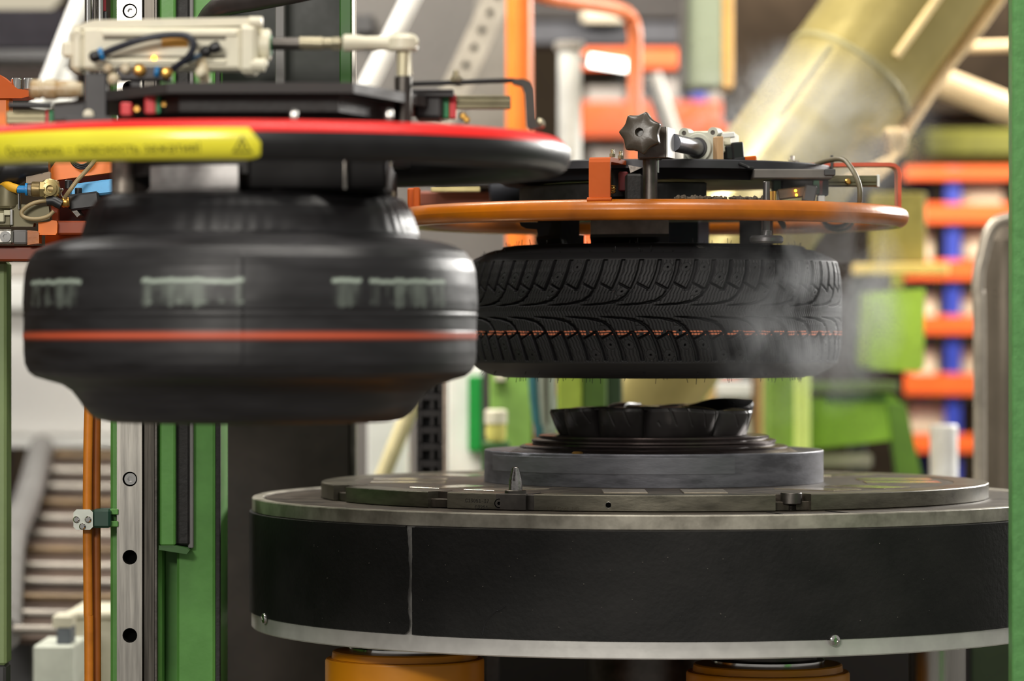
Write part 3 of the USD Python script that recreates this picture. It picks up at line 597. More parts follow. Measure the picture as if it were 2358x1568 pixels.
tri = m3.CrossSection([[(0, 0), (.024, 0), (.012, .0215)], [(.0035, .002), (.0205, .002), (.012, .0172)], [(.0105, .0035), (.0135, .0035), (.0135, .0055), (.0105, .0055)], [(.0108, .0065), (.0132, .0065), (.0132, .012), (.0108, .012)]], m3.FillRule.EvenOdd).extrude(1).to_mesh()
tv, tf = trimesh.remesh.subdivide_to_size(np.array(tri.vert_properties[:, :3], float) * (1, 1, .0005), np.array(tri.tri_verts), .003)
ld.part('warning_triangle', (onring(534, math.radians(-40))(tv[:, 0], tv[:, 1], tv[:, 2] / .0005 * .0004), tf), INK, parent=lbl, smooth=False)
# octagonal deck plate
zpl = Z(203, 4.44)
oct_ = [(X(385, 4.43), 4.43), (X(815, 4.43), 4.43), (X(985, 4.66), 4.70), (X(960, 4.9), 4.90), (X(760, 4.95), 4.97), (X(420, 4.95), 4.97), (X(230, 4.9), 4.86), (X(225, 4.6), 4.60)]
ld.part('deck_plate', prism([oct_], 'z', zpl - .0065, zpl + .0065), mat('grey_deck_plate', (66, 64, 63), .6, .0, var=.12, spec=.25))
ld.part('under_deck', prism([[(C1[0] + (x - C1[0]) * .86, D1 + (y - D1) * .86) for x, y in oct_]], 'z', zpl - .028, zpl - .0066), BLACKM)
ld.part('spider_hub', lathe([(1e-4, zpl - .0281), (.16, zpl - .0281), (.16, ZF - .03), (.11, ZF - .05), (.11, ZF - .09), (1e-4, ZF - .09)], C1, 64), BLACKM)
for a in np.radians((-92, -50, 45, 92, 150, 210)):
    d = np.array([math.sin(a), -math.cos(a), 0]); ld.part('ring_arm', obox(np.array([C1[0], D1, ZF + .006]) + d * .27, d, .125, .02, .008), BLACKM)
ld.part('carrier_arm', box(X(540, 5.), X(760, 5.), 4.72, DC + .06, zpl - .026, zpl - .0066), BLACKM)
# gripper fingers reaching down into the bead
def paddle(a, w, r0, r1, m, zb=.196): return lathe([(r0, ZF - .02), (r1, ZF - .02), (r1, ZC + zb), (r1 + .006, ZC + zb - .004), (r1 + .006, ZC + zb - .022), (r0, ZC + zb - .022), (r0, ZF - .02)], C1, 12, a - w, a + w)
for a, w, mt in ((phi_of(437, .176, C1), .365, mat('scuffed_gripper_steel', (168, 166, 164), .4, .6, var=.35, scale=16)), (phi_of(700, .155, C1) + .1, .40, BLACKM), (2.1, .4, STEELD), (3.1, .4, STEELD), (-2.1, .4, STEELD)):
    ld.part('gripper_paddle', paddle(a, w, .14, .176, mt), mt)
p = P(284, 372, 4.60); ld.part('guide_post', rod((p[0], 4.60, ZF + .03), (p[0], 4.60, ZC + .191), L(29, 4.60), 28), mat('mottled_post_steel', (178, 168, 156), .4, .7, var=.35, scale=40))
p = P(794, 372, 4.455); ld.part('edge_rod', rod((p[0], 4.455, ZF + .0), (p[0], 4.455, ZC + .1915), L(5, 4.45), 12), STEEL)
p = P(888, 420, 4.7); ld.part('centring_stop', join(rod((p[0], 4.7, ZF), (p[0], 4.7, Z(440, 4.7)), L(14, 4.7), 16), rod((p[0], 4.7, Z(440, 4.7)), (p[0], 4.7, Z(455, 4.7)), L(22, 4.7), 16)), CREAMD)
ld.part('shaft_housing', box(X(570, 4.47), X(890, 4.47), 4.47, 4.9, ZC + .1915, ZF - .01), mat('pitch_black_housing', (15, 14, 14), .6, spec=.2))
# pneumatic cylinder across the deck
d = 4.60; yb = d
cyl = ld.part('air_cylinder', join(pbox(188, 556, 62, 160, d, d + .055, .004)), CREAM)
for v0, v1, dd in ((84, 92, .004), (128, 134, .004)): ld.part('barrel_groove', pbox(238, 520, v0, v1, d - .0008, d + .01, .0003), mat('groove_grey', (120, 114, 98), .6), parent=cyl)
ld.part('barrel_rib', join(pbox(235, 545, 70, 82, d - .004, d + .01, .001), pbox(235, 520, 136, 146, d - .004, d + .01, .001)), CREAM, parent=cyl)
ld.part('top_cover', pprism([(168, 60), (190, 54), (215, 46), (590, 39), (598, 44), (598, 58), (200, 66), (168, 68)], d + .002, d + .05), CREAM, parent=cyl)
ld.part('head_cap', join(pbox(548, 592, 56, 168, d - .006, d + .06, .006), turned(P(575, 52, d + .005), (1, 0, 0), [(0, .008), (.016, .008), (.017, .006)], 16), turned(P(578, 150, d + .002), (1, 0, 0), [(0, .009), (.018, .009), (.019, .006)], 16)), CREAM, parent=cyl)
ld.part('rear_cap', join(pbox(160, 192, 66, 164, d - .004, d + .058, .006), pbox(142, 182, 96, 130, d - .002, d + .03), rod(P(178, 80, d - .004), P(178, 80, d + .02), L(11, d))), CREAM, parent=cyl)
zc_ = P(560, 104, d + .026)
ld.part('gland', turned(zc_ + (0, 0, 0), (1, 0, 0), [(0, .023), (.014, .023), (.017, .0215), (.034, .0215), (.036, .019)], 32), CREAM, parent=cyl)
ld.part('wiper_seal', turned(P(612, 104, d + .026), (1, 0, 0), [(0, .018), (.004, .018), (.008, .012)], 28), CAPGREEN, parent=cyl)
ld.part('lock_clip', tube([P(590, 150, d + .01), P(600, 158, d), P(612, 150, d), P(608, 138, d), P(600, 146, d)], .003, 8), CREAM, parent=cyl)
ld.part('piston_rod', rod(P(618, 101, d + .026), P(700, 101, d + .026), L(15, d), 24), STEELD)
ld.part('rod_flats', turned(P(690, 100, d + .026), (1, 0, 0), [(0, .009), (.03, .009), (.031, .0078), (.052, .0078), (.056, .005)], 20), mat('zinc_yellow', (158, 150, 126), .35, .7))
ld.part('rod_nut', turned(P(764, 101, d + .026), (1, 0, 0), [(0, .0085), (.001, .0098), (.011, .0098), (.012, .0085)], 6), mat('zinc_yellow', (158, 150, 126)))
ze = P(900, 92, d + .02)
ld.part('rod_end', join(turned(P(790, 99, d + .026), (1, 0, 0), [(0, .0095), (.002, .0115), (.012, .0115), (.03, .0092), (.055, .0098), (.07, .012)], 24), turned((X(926, d), d + .026, Z(114, d)), (0, 0, 1), [(0, .018), (.003, .0205), (.016, .0205), (.021, .017), (.023, .011)], 32), turned(P(946, 98, d + .02), (1, .1, 0), [(0, .006), (.008, .006), (.010, .004)], 12)), CREAM)
px = X(927, d)
ld.part('pivot_bolt', rod((px, d + .026, Z(114, d)), (px, d + .026, Z(176, d)), L(15, d), 20), mat('waxed_cream_steel', (206, 198, 166), .35, .3))
ld.part('pivot_post', rod((px, d + .026, Z(172, d)), (px, d + .026, ZF), L(20, d), 24), STEELD)
ld.part('split_pin', tube([P(944, 118, d), P(946, 160, d), P(948, 172, d)], .0015, 6), CREAM)
# hoses, sensor leads and fittings on the cylinder
h1 = ld.part('sensor_lead', tube([P(236, 124, d - .02), P(275, 108, d - .025), P(330, 90, d - .03), P(395, 80, d - .03), P(432, 84, d - .03), P(446, 102, d - .03), P(436, 128, d - .028), P(410, 150, d - .022), P(392, 162, d - .015)], L(8, d), 14), BLKHOSE)
ld.part('sensor_plug', turned(P(206, 134, d - .018), (P(240, 123, d) - P(206, 134, d)), [(0, .004), (.004, .0075), (.012, .0072), (.016, .006)], 16), BLACK, parent=h1)
ld.part('blue_collar', turned(P(230, 126, d - .019), (P(240, 123, d) - P(206, 134, d)), [(0, .0085), (.005, .0085)], 18), BLUEP, parent=h1)
h2 = ld.part('sensor_lead', tube([P(392, 160, d - .016), P(425, 142, d - .02), P(455, 130, d - .02), P(470, 122, d - .02)], L(7, d), 12), mat('teal_hose', (30, 60, 84), .4))
ld.part('sensor_plug', join(turned(P(462, 124, d - .02), (P(512, 102, d) - P(462, 124, d)), [(0, .005), (.006, .0075), (.011, .0075), (.013, .005), (.017, .0075), (.026, .0075), (.028, .004)], 16)), BLACK, parent=h2)
ld.part('valve_block', join(pbox(268, 390, 152, 184, d - .02, d + .02), pbox(300, 322, 184, 200, d - .01, d + .01)), mat('dark_valve_grey', (54, 50, 52), .45))
for u, vv, mt, r in ((322, 162, BRASS, .0085), (290, 158, CREAMD, .007), (262, 182, CREAMD, .008), (384, 168, BRASS, .008), (250, 158, CREAMD, .006), (462, 168, CREAMD, .007)):
    ld.part('air_fitting', turned(P(u, vv, d - .02), (0, -1, 0), [(0, r), (.004, r), (.005, r * .8), (.009, r * .75), (.010, r * .5)], 14), mt)
ld.part('blue_collar', turned(P(357, 164, d - .022), (1, 0, -.2), [(0, .007), (.005, .007)], 16), BLUEP)
ld.part('elbow_fitting', tube([P(462, 138, d), P(468, 160, d - .002), P(472, 190, d)], .007, 12), CREAMD)
led = trimesh.creation.icosphere(2, .0027); led.apply_translation(P(355, 134, d - .003)); ld.part('indicator_lamp', led, LAMPY, label='small glowing amber indicator')
ld.part('orange_sticker', pbox(372, 432, 88, 108, d - .0012, d, .0002), mat('sticker_orange', (220, 160, 62), .5))
g = turned(P(70, 206, d - .01), (1, 0, 0), [(0, .010), (.002, .013), (.014, .013), (.015, .011), (.018, .011), (.019, .0135), (.034, .0135), (.035, .012), (.055, .0115), (.068, .009)], 28)
ld.part('silencer', g, CREAMD, label='stubby cream silencer stained brown')
ld.part('upright_bracket', join(pbox(194, 246, 168, 276, d - .02, d - .005), pbox(150, 260, 268, 282, d - .03, d + .03)), GREYD)
ld.part('bracket_cap', turned(P(204, 264, d - .022), (0, -1, 0), [(0, .007), (.002, .007), (.003, .005)], 18), CREAM)
ld.part('clamp_arm', pprism([(124, 240), (196, 230), (196, 272), (124, 276)], d + .01, d + .03), GREYD)
# rail carriages left and right of the deck
def carriage(us, sgn, dd, va, vb):
    u0, u1, u2, u3 = us
    ld.part('slide_bar', join(pbox(*sorted((u2, u3)), va, vb, dd, dd + .02, .001), pbox(*sorted((u2, u3)), va + 8, vb - 11, dd - .0025, dd + .01, .0008)), mat('greenish_bar_steel', (118, 112, 90), .34, .9, var=.12, scale=8))
    ld.part('carriage_cap', pbox(*sorted((u0, u1)), va - 2, vb + 22 if sgn > 0 else vb + 8, dd - .006, dd + .025), CAPGREEN, label='green end cap')
    ld.part('carriage_cap', pbox(*sorted((u1, u2)), va - 2, vb + 22 if sgn > 0 else vb + 4, dd - .004, dd + .024), PINK, label='red end cap')
carriage((1017, 1034, 1050, 1176), 1, 4.72, 220, 250)
carriage((122, 112, 105, 14), -1, 4.72, 256, 284)
ld.part('dark_rod', rod(P(20, 243, 4.7), P(118, 243, 4.7), L(7, 4.7), 16), BLACK)
ld.part('carriage_block', pbox(955, 1018, 212, 272, 4.70, 4.78), GREYD)
ld.part('carriage_block', pbox(368, 560, 212, 270, 4.56, 4.6), BLACKM)
for u0, u1, va, vb, mt in ((277, 303, 236, 266, PINK), (333, 358, 212, 262, PINK), (359, 369, 212, 260, CAPGREEN)): ld.part('carriage_cap', pbox(u0, u1, va, vb, 4.5, 4.53), mt, label='red end cap' if mt is PINK else 'green end cap')
for u, vv in ((316, 252), (380, 240), (1066, 268), (1074, 276)): ld.part('grease_nipple', turned(P(u, vv, 4.5 if u < 500 else 4.7), (0, -1, 0), [(0, .005), (.003, .005), (.006, .003)], 12), BRASS)
ds = 4.66
st = ld.part('guard_strap', tube([P(948, 193, ds), P(1040, 190, ds), P(1120, 187, ds), P(1185, 185, ds)], L(6, ds), 8, 4), BLACK)
strap = [(1180, 181), (1205, 181), (1222, 188), (1230, 204), (1236, 288), (1248, 294), (1222, 298), (1212, 290), (1208, 214), (1202, 197), (1180, 192)]
ld.part('strap_bend', pprism(strap, ds - .012, ds + .014), mat('scuffed_black_strap', (58, 56, 52), .4, .4, var=.2), parent=st)
ld.part('strap_bolt', turned(P(1240, 287, ds - .005), (.6, -.4, .4), [(0, .007), (.006, .007), (.008, .004)], 6), mat('zinc_yellow', ()) , parent=st)
ld.part('strap_nut', join(nut(P(1050, 188, ds), .008, .007), stud(P(1050, 178, ds), .0045, .009)), mat('zinc_yellow', ()), parent=st)
ld.part('cross_bar', pbox(945, 1045, 205, 222, 4.69, 4.72), GREYD)
for u, hh_ in ((676, 256), (896, 256)): ld.part('weld_stud', turned(P(u, 275, 4.26), (0, 0, 1), [(0, .004), (.008, .0042), (.012, .002)], 12), CHROME)

# ------------------------------------------------------------------ back loader
ZK = ZC + .2045; RK, rk = .409, .0166
lk = Thing('tyre_loader', 'rear tyre loader with orange tube guard ring and black star knob', 'tyre loader', (C2[0], D2, ZK - .06))
lk.part('guard_ring', torus(C2, ZK, RK, rk, n=220), ORANGE, smooth=True)
def oncirc(u, R): q = phi_of(u, R); return np.array([C2[0] + R * math.sin(q), D2 - R * math.cos(q)]), q
# bent straps from ring to deck
pos, q = oncirc(1380, RK)
zt_ = Z(362, pos[1]); wd = L(25, pos[1])
pf = [(0, ZK + rk - .003), (.007, ZK + rk - .003), (.007, zt_ - .013), (.0075, zt_ - .008), (.012, zt_ - .007), (.12, zt_ - .007), (.12, zt_), (.008, zt_), (.003, zt_ - .002), (0, zt_ - .008)]
sv, sf = prism([[(y, z) for y, z in pf]], 'x', -wd, wd)
rot = np.array([[math.cos(q), -math.sin(q), 0], [math.sin(q), math.cos(q), 0], [0, 0, 1]])
q0 = q; rot = np.array([[math.cos(q0), -math.sin(q0), 0], [math.sin(q0), math.cos(q0), 0], [0, 0, 1]])
lk.part('strap', (sv @ rot.T + np.array([pos[0], pos[1] - .006, 0]), sf), ORANGE2, smooth=20)
lk.part('weld_bead', tube([np.array([pos[0] + x * math.cos(q0), pos[1] - .008 + x * math.sin(q0), ZK + rk - .001]) for x in np.linspace(-wd * 1.15, wd * 1.15, 8)], .0035, 8), ORANGE2)
for k, (u, vv) in enumerate(((1410, 362), (1429, 366))):
    c = P(u, vv, 5.54 + .03 * k); lk.part('stud_and_nut', join(nut(c, .0052, .0055), stud(c, .003, .0125)), mat('zinc_stud', (176, 170, 140), .35, .8))
zk2 = Z(381, 5.87)
dS = 5.87
pts = [P(1816, 381, dS), P(1900, 381, dS), P(2000, 380, dS), P(2046, 380, dS), P(2057, 382, dS), P(2065, 389, dS), P(2068, 402, dS), P(2068, 440, dS), (P(2068, 0, dS)[0], dS, ZK + .004)]
def strip(pts, hw, th):
    p = np.array(pts); t_ = np.gradient(p, axis=0); t_ /= np.linalg.norm(t_, axis=1, keepdims=True); nrm = np.stack([-t_[:, 2], 0 * t_[:, 0], t_[:, 0]], 1); y = np.array([0, hw, 0])
    v = np.concatenate([p - y + nrm * th, p + y + nrm * th, p + y - nrm * th, p - y - nrm * th]); n_ = len(p); f = []
    for a, b in ((0, 1), (1, 2), (2, 3), (3, 0)):
        for i in range(n_ - 1): f += [(a * n_ + i, b * n_ + i, b * n_ + i + 1), (a * n_ + i, b * n_ + i + 1, a * n_ + i + 1)]
    for i in (0, n_ - 1): f += [(i, n_ + i, 2 * n_ + i), (i, 2 * n_ + i, 3 * n_ + i)]
    return v, np.array(f)
rb_ = lk.part('strap', strip(pts, .024, .0030), mat('brick_orange_enamel', (196, 84, 58), .4, var=.12), label='thin brick orange strap bent down to the ring at right')
lk.part('stud_and_nut', join(nut(P(1824, 378, dS), .0065, .007), stud(P(1824, 378, dS), .0035, .014), pbox(1832, 1840, 369, 381, dS - .01, dS + .01)), STEEL)
lk.part('strap_stud', pbox(1913, 1919, 357, 392, dS - .03, dS - .02, .001), GREYD)
pos2, q2 = oncirc(960, RK)
lk.part('strap', join(pbox(938, 968, 432, 492, 5.84, 5.87), pbox(952, 966, 430, 490, 5.83, 5.84)), ORANGE2)
# deck disc and underside
zd = Z(398, 5.62)
ZD1 = ZK + .085
lk.part('deck_disc', lathe([(1e-4, ZD1), (.296, ZD1), (.298, ZD1 - .002), (.298, ZD1 - .014), (.27, ZD1 - .016), (.25, ZD1 - .030), (1e-4, ZD1 - .030)], C2, 96), mat('dark_slate_disc', (58, 58, 62), .45, .3, var=.15))
lk.part('motor_drum', turned(P(1130, 432, 6.15), (1, -.12, 0), [(0, .028), (.004, .032), (.17, .032), (.175, .03)], 32), mat('slate_drum', (52, 54, 62), .5, .2, var=.15))
lk.part('carrier_arm', pbox(1000, 1400, 396, 430, 6.2, 6.5), GREYD)
lk.part('side_plate', pbox(1735, 1918, 389, 411, 5.62, 5.70), mat('dusty_grey_plate', (98, 94, 90), .5, .3, var=.15))
lk.part('side_plate', pbox(1898, 1924, 389, 404, 5.615, 5.70), GREYD)
v, f = lathe([(.19, ZK + .052), (.215, ZK + .052), (.225, ZK + .05), (.225, ZK + .02), (.19, ZK + .02)], C2, 90, -1.6, .35)
lk.part('scorched_hub', (v, f), BLACKM)
lk.part('base_ring', lathe([(.22, ZK + .018), (.36, ZK + .018), (.362, ZK + .014), (.362, ZK + .004), (.22, ZK + .004)], C2, 96), BLACKM)
crust = trimesh.util.concatenate([trimesh.creation.icosphere(1, rng.uniform(.0014, .0042)).apply_transform(trimesh.transformations.random_rotation_matrix(rng.random(3))).apply_scale([1, 1, rng.uniform(.5, 1.6)]).apply_translation(ringpt(C2, rng.uniform(.335, .352), np.array(phi_of(u, .345)), ZK + .018 + rng.uniform(0, .0035))) for u in rng.uniform(1555, 1765, 190)])
lk.part('burnt_crust', crust, mat('burnt_crust', (78, 68, 56), .9, var=.3, scale=120, bump=.8, bs=300), kind='stuff')
# knob, block, post
kb = P(1473, 305, 5.44)
kax = np.array([-.26, -1, .08]); kax /= np.linalg.norm(kax)
a_, b_, _ = frame(kax)
n = 7 * 24; t_ = np.arange(n) * 2 * np.pi / n; rot0 = math.radians(100)
rad = .0350 - .0068 * np.sqrt(np.sin(3.5 * t_) ** 2 + .02) ** .9
rowsK = []
for hgt_, sc in ((-.019, .30), (-.017, .92), (-.013, 1.0), (-.005, 1.0), (-.0015, .97), (.0008, .90), (.0028, .70), (.0038, .45), (.0038, .235), (.0015, .205), (-.010, .19), (-.010, .001)):
    rr_ = rad * sc if sc > .5 else (.0295 * sc + 0 * rad)
    if .5 < sc < .75: rr_ = .5 * rad * sc + .5 * .0285 * sc
    rowsK.append(kb + kax * hgt_ + rr_[:, None] * (np.cos(t_ + rot0)[:, None] * a_ + np.sin(t_ + rot0)[:, None] * b_))
v = np.vstack(rowsK); lk.part('star_knob', (v, grid(v, n, len(rowsK), True)[:, ::-1] if 0 else grid(v, n, len(rowsK), True)), KNOB, smooth=35, label='black seven-lobed star knob')
bk = P(1508, 340, 5.50)
lk.part('clamp_block', obox(P(1510, 330, 5.52), (1, -.3, 0), L(34, 5.5), .024, L(36, 5.5), .0012), STEELD)
lk.part('block_face', obox(P(1510, 330, 5.52) + np.array([.958, -.287, 0]) * (L(34, 5.5) + .0008), (1, -.3, 0), .0012, .0242, L(35, 5.5), .0006), mat('milled_block_face', (206, 204, 200), .42, .7, var=.05), label='bright milled end face of the block')
lk.part('knob_stud', turned(kb - kax * .018, -kax, [(0, .0085), (.006, .0085), (.0065, .0072), (.04, .0072)], 20), STEELD)
lk.part('lock_nut', turned(kb - kax * .030 + (.010, 0, -.001), (-kax), [(0, .011), (.001, .0135), (.007, .0135), (.008, .012)], 6), BRASS)
pz = P(1497, 365, 5.54)
lk.part('clamp_post', rod((pz[0], 5.54, Z(366, 5.54)), (pz[0], 5.54, ZK + .004), L(17, 5.54), 28), STEELD)
lk.part('post_collar', rod((pz[0], 5.54, Z(368, 5.54)), (pz[0], 5.54, Z(362, 5.54)), L(28, 5.54), 28), mat('oily_brown_steel', (86, 66, 44), .4, .6, var=.3, scale=80))
lk.part('stop_rod', rod((P(1514, 0, 5.55)[0], 5.55, Z(366, 5.55)), (P(1514, 0, 5.55)[0], 5.55, ZK + .06), L(4, 5.55), 12), CHROME)
# cylinder pointing at the clamp block
cf = P(1608, 341, 5.66); cax = np.array([.40, 1.0, .0]); cax /= np.linalg.norm(cax)
lk.part('piston_rod', turned(P(1548, 328, 5.53), (cf - P(1548, 328, 5.53)), [(0, .0142), (.02, .0142), (.021, .0136), (.17, .0136)], 32), mat('blued_rod_steel', (120, 122, 130), .3, .8, var=.08))
ac, bc2, _ = frame(cax); up = np.array([0, 0, 1.]); sd = np.cross(cax, up)
hc = .0345
sh = []
for x in range(0, 64):
    an = x * 2 * math.pi / 64; r = .0265
    sh.append((r * math.cos(an), r * math.sin(an)))
lobes = m3.CrossSection([sh], m3.FillRule.Positive)
for sx in (-1, 1):
    for sy in (-1, 1):
        lobes = lobes + m3.CrossSection.circle(.0088, 24).translate((sx * .0245, sy * .0245)) + m3.CrossSection([[(sx * .006 - .011, sy * .006 - .011), (sx * .006 + .011, sy * .006 - .011), (sx * .006 + .011, sy * .006 + .011), (sx * .006 - .011, sy * .006 + .011)]], m3.FillRule.EvenOdd).translate((sx * .008, sy * .008))
for sx in (-1, 1):
    for sy in (-1, 1): lobes = lobes - m3.CrossSection.circle(.0040, 16).translate((sx * .0245, sy * .0245))
q_ = lobes.extrude(.024).to_mesh(); v = np.array(q_.vert_properties[:, :3], float)
capv = cf + v[:, :1] * (-sd) + v[:, 1:2] * up + v[:, 2:3] * cax
ac_ = lk.part('air_cylinder', obox(cf + cax * .075, np.array([cax[0], cax[1], 0]), .05, .029, .029, .004), CREAM)
lk.part('head_cap', (capv, np.array(q_.tri_verts)), mat('chalk_grey_cap', (186, 186, 172), .5, var=.08), parent=ac_)
lk.part('boss_ring', turned(cf - cax * .006, cax, [(0, .0225), (.001, .0232), (.008, .0245)], 36), mat('chalk_grey_cap', ()), parent=ac_)
lk.part('rod_seal', turned(cf - cax * .0085, cax, [(0, .0165), (.003, .0175)], 32), GREYD, parent=ac_)
for sx in (-1, 1):
    for sy in (-1, 1): lk.part('tie_screw', turned(cf + cax * .004 - sd * sx * .0245 + up * sy * .0245, -cax, [(0, .0039), (.001, .0039)], 14), STEELD, parent=ac_)
lk.part('sensor_bracket', obox(P(1654, 352, 5.64), (1, .35, 0), .0055, .01, .026), mat('tan_bracket', (176, 142, 104), .5), parent=ac_)
for (u, vv, w, h_, m_) in ((1676, 352, 12, 16, BLACK), (1694, 350, 14, 22, BLACK), (1688, 378, 12, 10, CREAMD), (1705, 372, 22, 9, BLACK), (1724, 372, 14, 12, ORANGE2), (1735, 380, 10, 9, mat('tan_bracket', ())), (1668, 320, 10, 16, CREAM), (1672, 312, 16, 7, WHITE), (1660, 330, 8, 22, CREAM)):
    lk.part('valve_fitting', obox(P(u, vv, 5.68), (1, .3, .1), L(w, 5.68), .014, L(h_, 5.68), .002), m_)
lk.part('sensor_lead', tube([P(1690, 372, 5.64), P(1720, 384, 5.62), P(1735, 388, 5.62)], .003, 8), BLACK)
# machinery between deck and ring: rail, carriages, sensors, hose, feet
lk.part('slide_bar', join(pbox(1905, 2021, 404, 429, 5.72, 5.745, .001), pbox(1905, 2019, 411, 420, 5.717, 5.73, .001), pbox(1905, 2019, 424, 427, 5.717, 5.73, .0005)), mat('greenish_bar_steel', ()))
lk.part('bar_end', pbox(2020, 2026, 402, 430, 5.719, 5.746), WHITE)
lk.part('bar_clip', turned(P(1952, 418, 5.714), (0, -1, 0), [(0, .005), (.003, .005), (.006, .003)], 12), BRASS)
for u0, u1, va, vb, m_ in ((1781, 1798, 412, 438, mat('dusty_green_cap', (86, 116, 96), .6)), (1873, 1888, 410, 446, mat('dusty_green_cap', ())), (1887, 1895, 408, 448, mat('dull_red_cap', (126, 60, 54), .6)), (1892, 1908, 412, 450, BLACKM), (1800, 1873, 412, 442, GREYD)):
    lk.part('carriage_cap', pbox(u0, u1, va, vb, 5.71, 5.76), m_)
lk.part('carriage_cap', pbox(1425, 1446, 395, 440, 5.6, 5.63), mat('dark_red_cap', (110, 26, 30), .55), label='dark red end cap')
lk.part('sooty_block', join(pbox(1407, 1470, 376, 458, 5.64, 5.70), pbox(1440, 1480, 400, 462, 5.58, 5.62)), BLACKM)
lk.part('angle_clip', pprism([(1447, 380), (1478, 386), (1452, 398)], 5.56, 5.57), mat('speckled_clip', (164, 156, 148), .6, .4, var=.4, scale=200))
for k in range(3): lk.part('spring_coil', tube([P(1410 + 7 * math.cos(q), 430 + k * 6 + 2.4 * math.sin(q), 5.58 + .004 * math.sin(q)) for q in np.linspace(0, 6.28, 16)], .0012, 6, 0), BRASS)
for u, v_ in ((1832, 439), (1834, 449)):
    s_ = trimesh.creation.icosphere(2, .0021); s_.apply_translation(P(u, v_, 5.63)); lk.part('indicator_lamp', s_, LAMPY, label='small glowing amber indicator')
lk.part('sensor_head', obox(P(1830, 444, 5.65), (1, 0, .12), L(40, 5.65), .014, L(12, 5.65)), mat('brown_sensor', (92, 74, 54), .5))
lk.part('sensor_head', obox(P(1864, 446, 5.64), (.2, 0, 1), L(20, 5.65), .014, L(14, 5.65)), GREYD)
lk.part('white_clip', pbox(1884, 1900, 450, 466, 5.64, 5.67), WHITE)
for u in (1776, 1784, 1793): lk.part('brass_fitting', rod(P(u, 440, 5.64), P(u, 462, 5.64), L(4, 5.64), 10), BRASS if u != 1793 else GREYM)
lk.part('air_hose', tube([P(1880, 378, 5.8), P(1905, 370, 5.76), P(1930, 366, 5.72), P(1946, 370, 5.7), P(1958, 384, 5.68), P(1970, 404, 5.66), P(1979, 430, 5.65), P(1980, 456, 5.65), P(1978, 480, 5.66)], L(6, 5.7), 14), HOSE)
hl = [P(1925 + 34 * math.cos(q), 498 + 24 * math.sin(q), 6.0 + .02 * q) for q in np.linspace(-.3, 3.5, 14)]
lk.part('air_hose', tube(hl, L(5, 6), 10, 3), HOSE); lk.part('air_hose', tube([p + (.006, .02, -.006) for p in hl], L(4, 6), 10, 3), HOSE)
lk.part('air_hose', tube([P(1790, 500, 5.8), P(1805, 522, 5.8), P(1802, 512, 5.8)], .004, 8), HOSE)
px_ = X(1765, 5.58)
lk.part('sensing_foot', join(rod((px_, 5.58, Z(418, 5.58)), (px_, 5.58, Z(542, 5.58)), L(8, 5.58), 20), rod((px_, 5.58, Z(530, 5.58)), (px_, 5.58, Z(543, 5.58)), L(12, 5.58), 20), turned((px_, 5.58, Z(560, 5.58) + .0), (0, 0, 1), [(0, L(36, 5.58)), (.003, L(39, 5.58)), (.0085, L(39, 5.58)), (.012, L(34, 5.58))], 36)), mat('gunmetal_pin', (104, 102, 102), .35, .8), label='steel sensing pin with a round foot')
def paddle2(u0, u1, R, m_): 
    a, b = phi_of(u0, R), phi_of(u1, R)
    g_ = lk.part('gripper_paddle', lathe([(R - .04, ZK + .01), (R, ZK + .01), (R, ZC + .173), (R - .04, ZC + .173), (R - .04, ZK + .01)], C2, 14, a, b), m_)
    lk.part('paddle_lip', lathe([(R - .05, ZC + .173), (R + .001, ZC + .173), (R + .0025, ZC + .168), (R - .002, ZC + .156), (R - .05, ZC + .156), (R - .05, ZC + .173)], C2, 14, a, b), CHROME if m_ is not BLACKM else m_, parent=g_)
PD = mat('dull_paddle_steel', (124, 114, 106), .42, .6, var=.25, scale=24, c2=(150, 140, 132))
paddle2(1360, 1540, .20, PD); paddle2(1238, 1292, .205, BLACKM)
lk.part('gripper_paddle', lathe([(.16, ZK), (.2, ZK), (.2, ZC + .156), (.16, ZC + .156), (.16, ZK)], C2, 14, 2.6, 3.5), mat('slate_blue_steel', (92, 98, 112), .4, .5, var=.1))
lk.part('gripper_paddle', lathe([(.16, ZK), (.2, ZK), (.2, ZC + .156), (.16, ZC + .156), (.16, ZK)], C2, 14, 1.05, 1.6), STEELD)
lk.part('burnt_flap', pprism([(1196, 512), (1270, 512), (1262, 540), (1240, 545), (1236, 528), (1212, 526), (1200, 520)], 5.75, 5.76), BLACKM)
lk.part('slide_bar', pbox(992, 1106, 430, 441, 6.0, 6.03), mat('greasy_bar', (186, 172, 120), .4, .5, var=.2))
lk.part('orange_beam', pbox(960, 1180, 440, 475, 6.3, 6.4), mat('dusty_brick_beam', (168, 96, 78), .6, var=.1))

# ------------------------------------------------------------------ orange carriage with valves at the left
oc = Thing('orange_carriage', 'orange machine carriage at the left edge carrying valves, hoses and a blue cylinder', 'machine carriage', P(60, 600, 5.5))
dO = 5.42
oc.part('base_bar', pbox(-150, 250, 566, 601, dO + .02, dO + .10), mat('rust_orange_bar', (134, 52, 14), .45, var=.15))
oc.part('top_plate', pprism([(-120, 150), (0, 172), (40, 204), (66, 208), (66, 222), (50, 226), (0, 226), (-120, 226)], dO, dO + .06), ORANGE2)
oc.part('upright', pbox(-120, 20, 214, 300, dO + .01, dO + .06), ORANGE3)
for u in (38, 66): oc.part('cap_screw', turned(P(u, 205, dO + .01), (0, 0, 1), [(0, .0085), (.015, .0085), (.017, .007)], 20), CHROME)
oc.part('frame_panel', pprism([(96, 440), (100, 412), (128, 372), (300, 372), (300, 392), (250, 398), (135, 414), (118, 424), (116, 470)], dO + .05, dO + .08), ORANGEB)
oc.part('dark_interior', pprism([(110, 412), (300, 388), (300, 560), (110, 566)], dO + .11, dO + .14), MAROON)
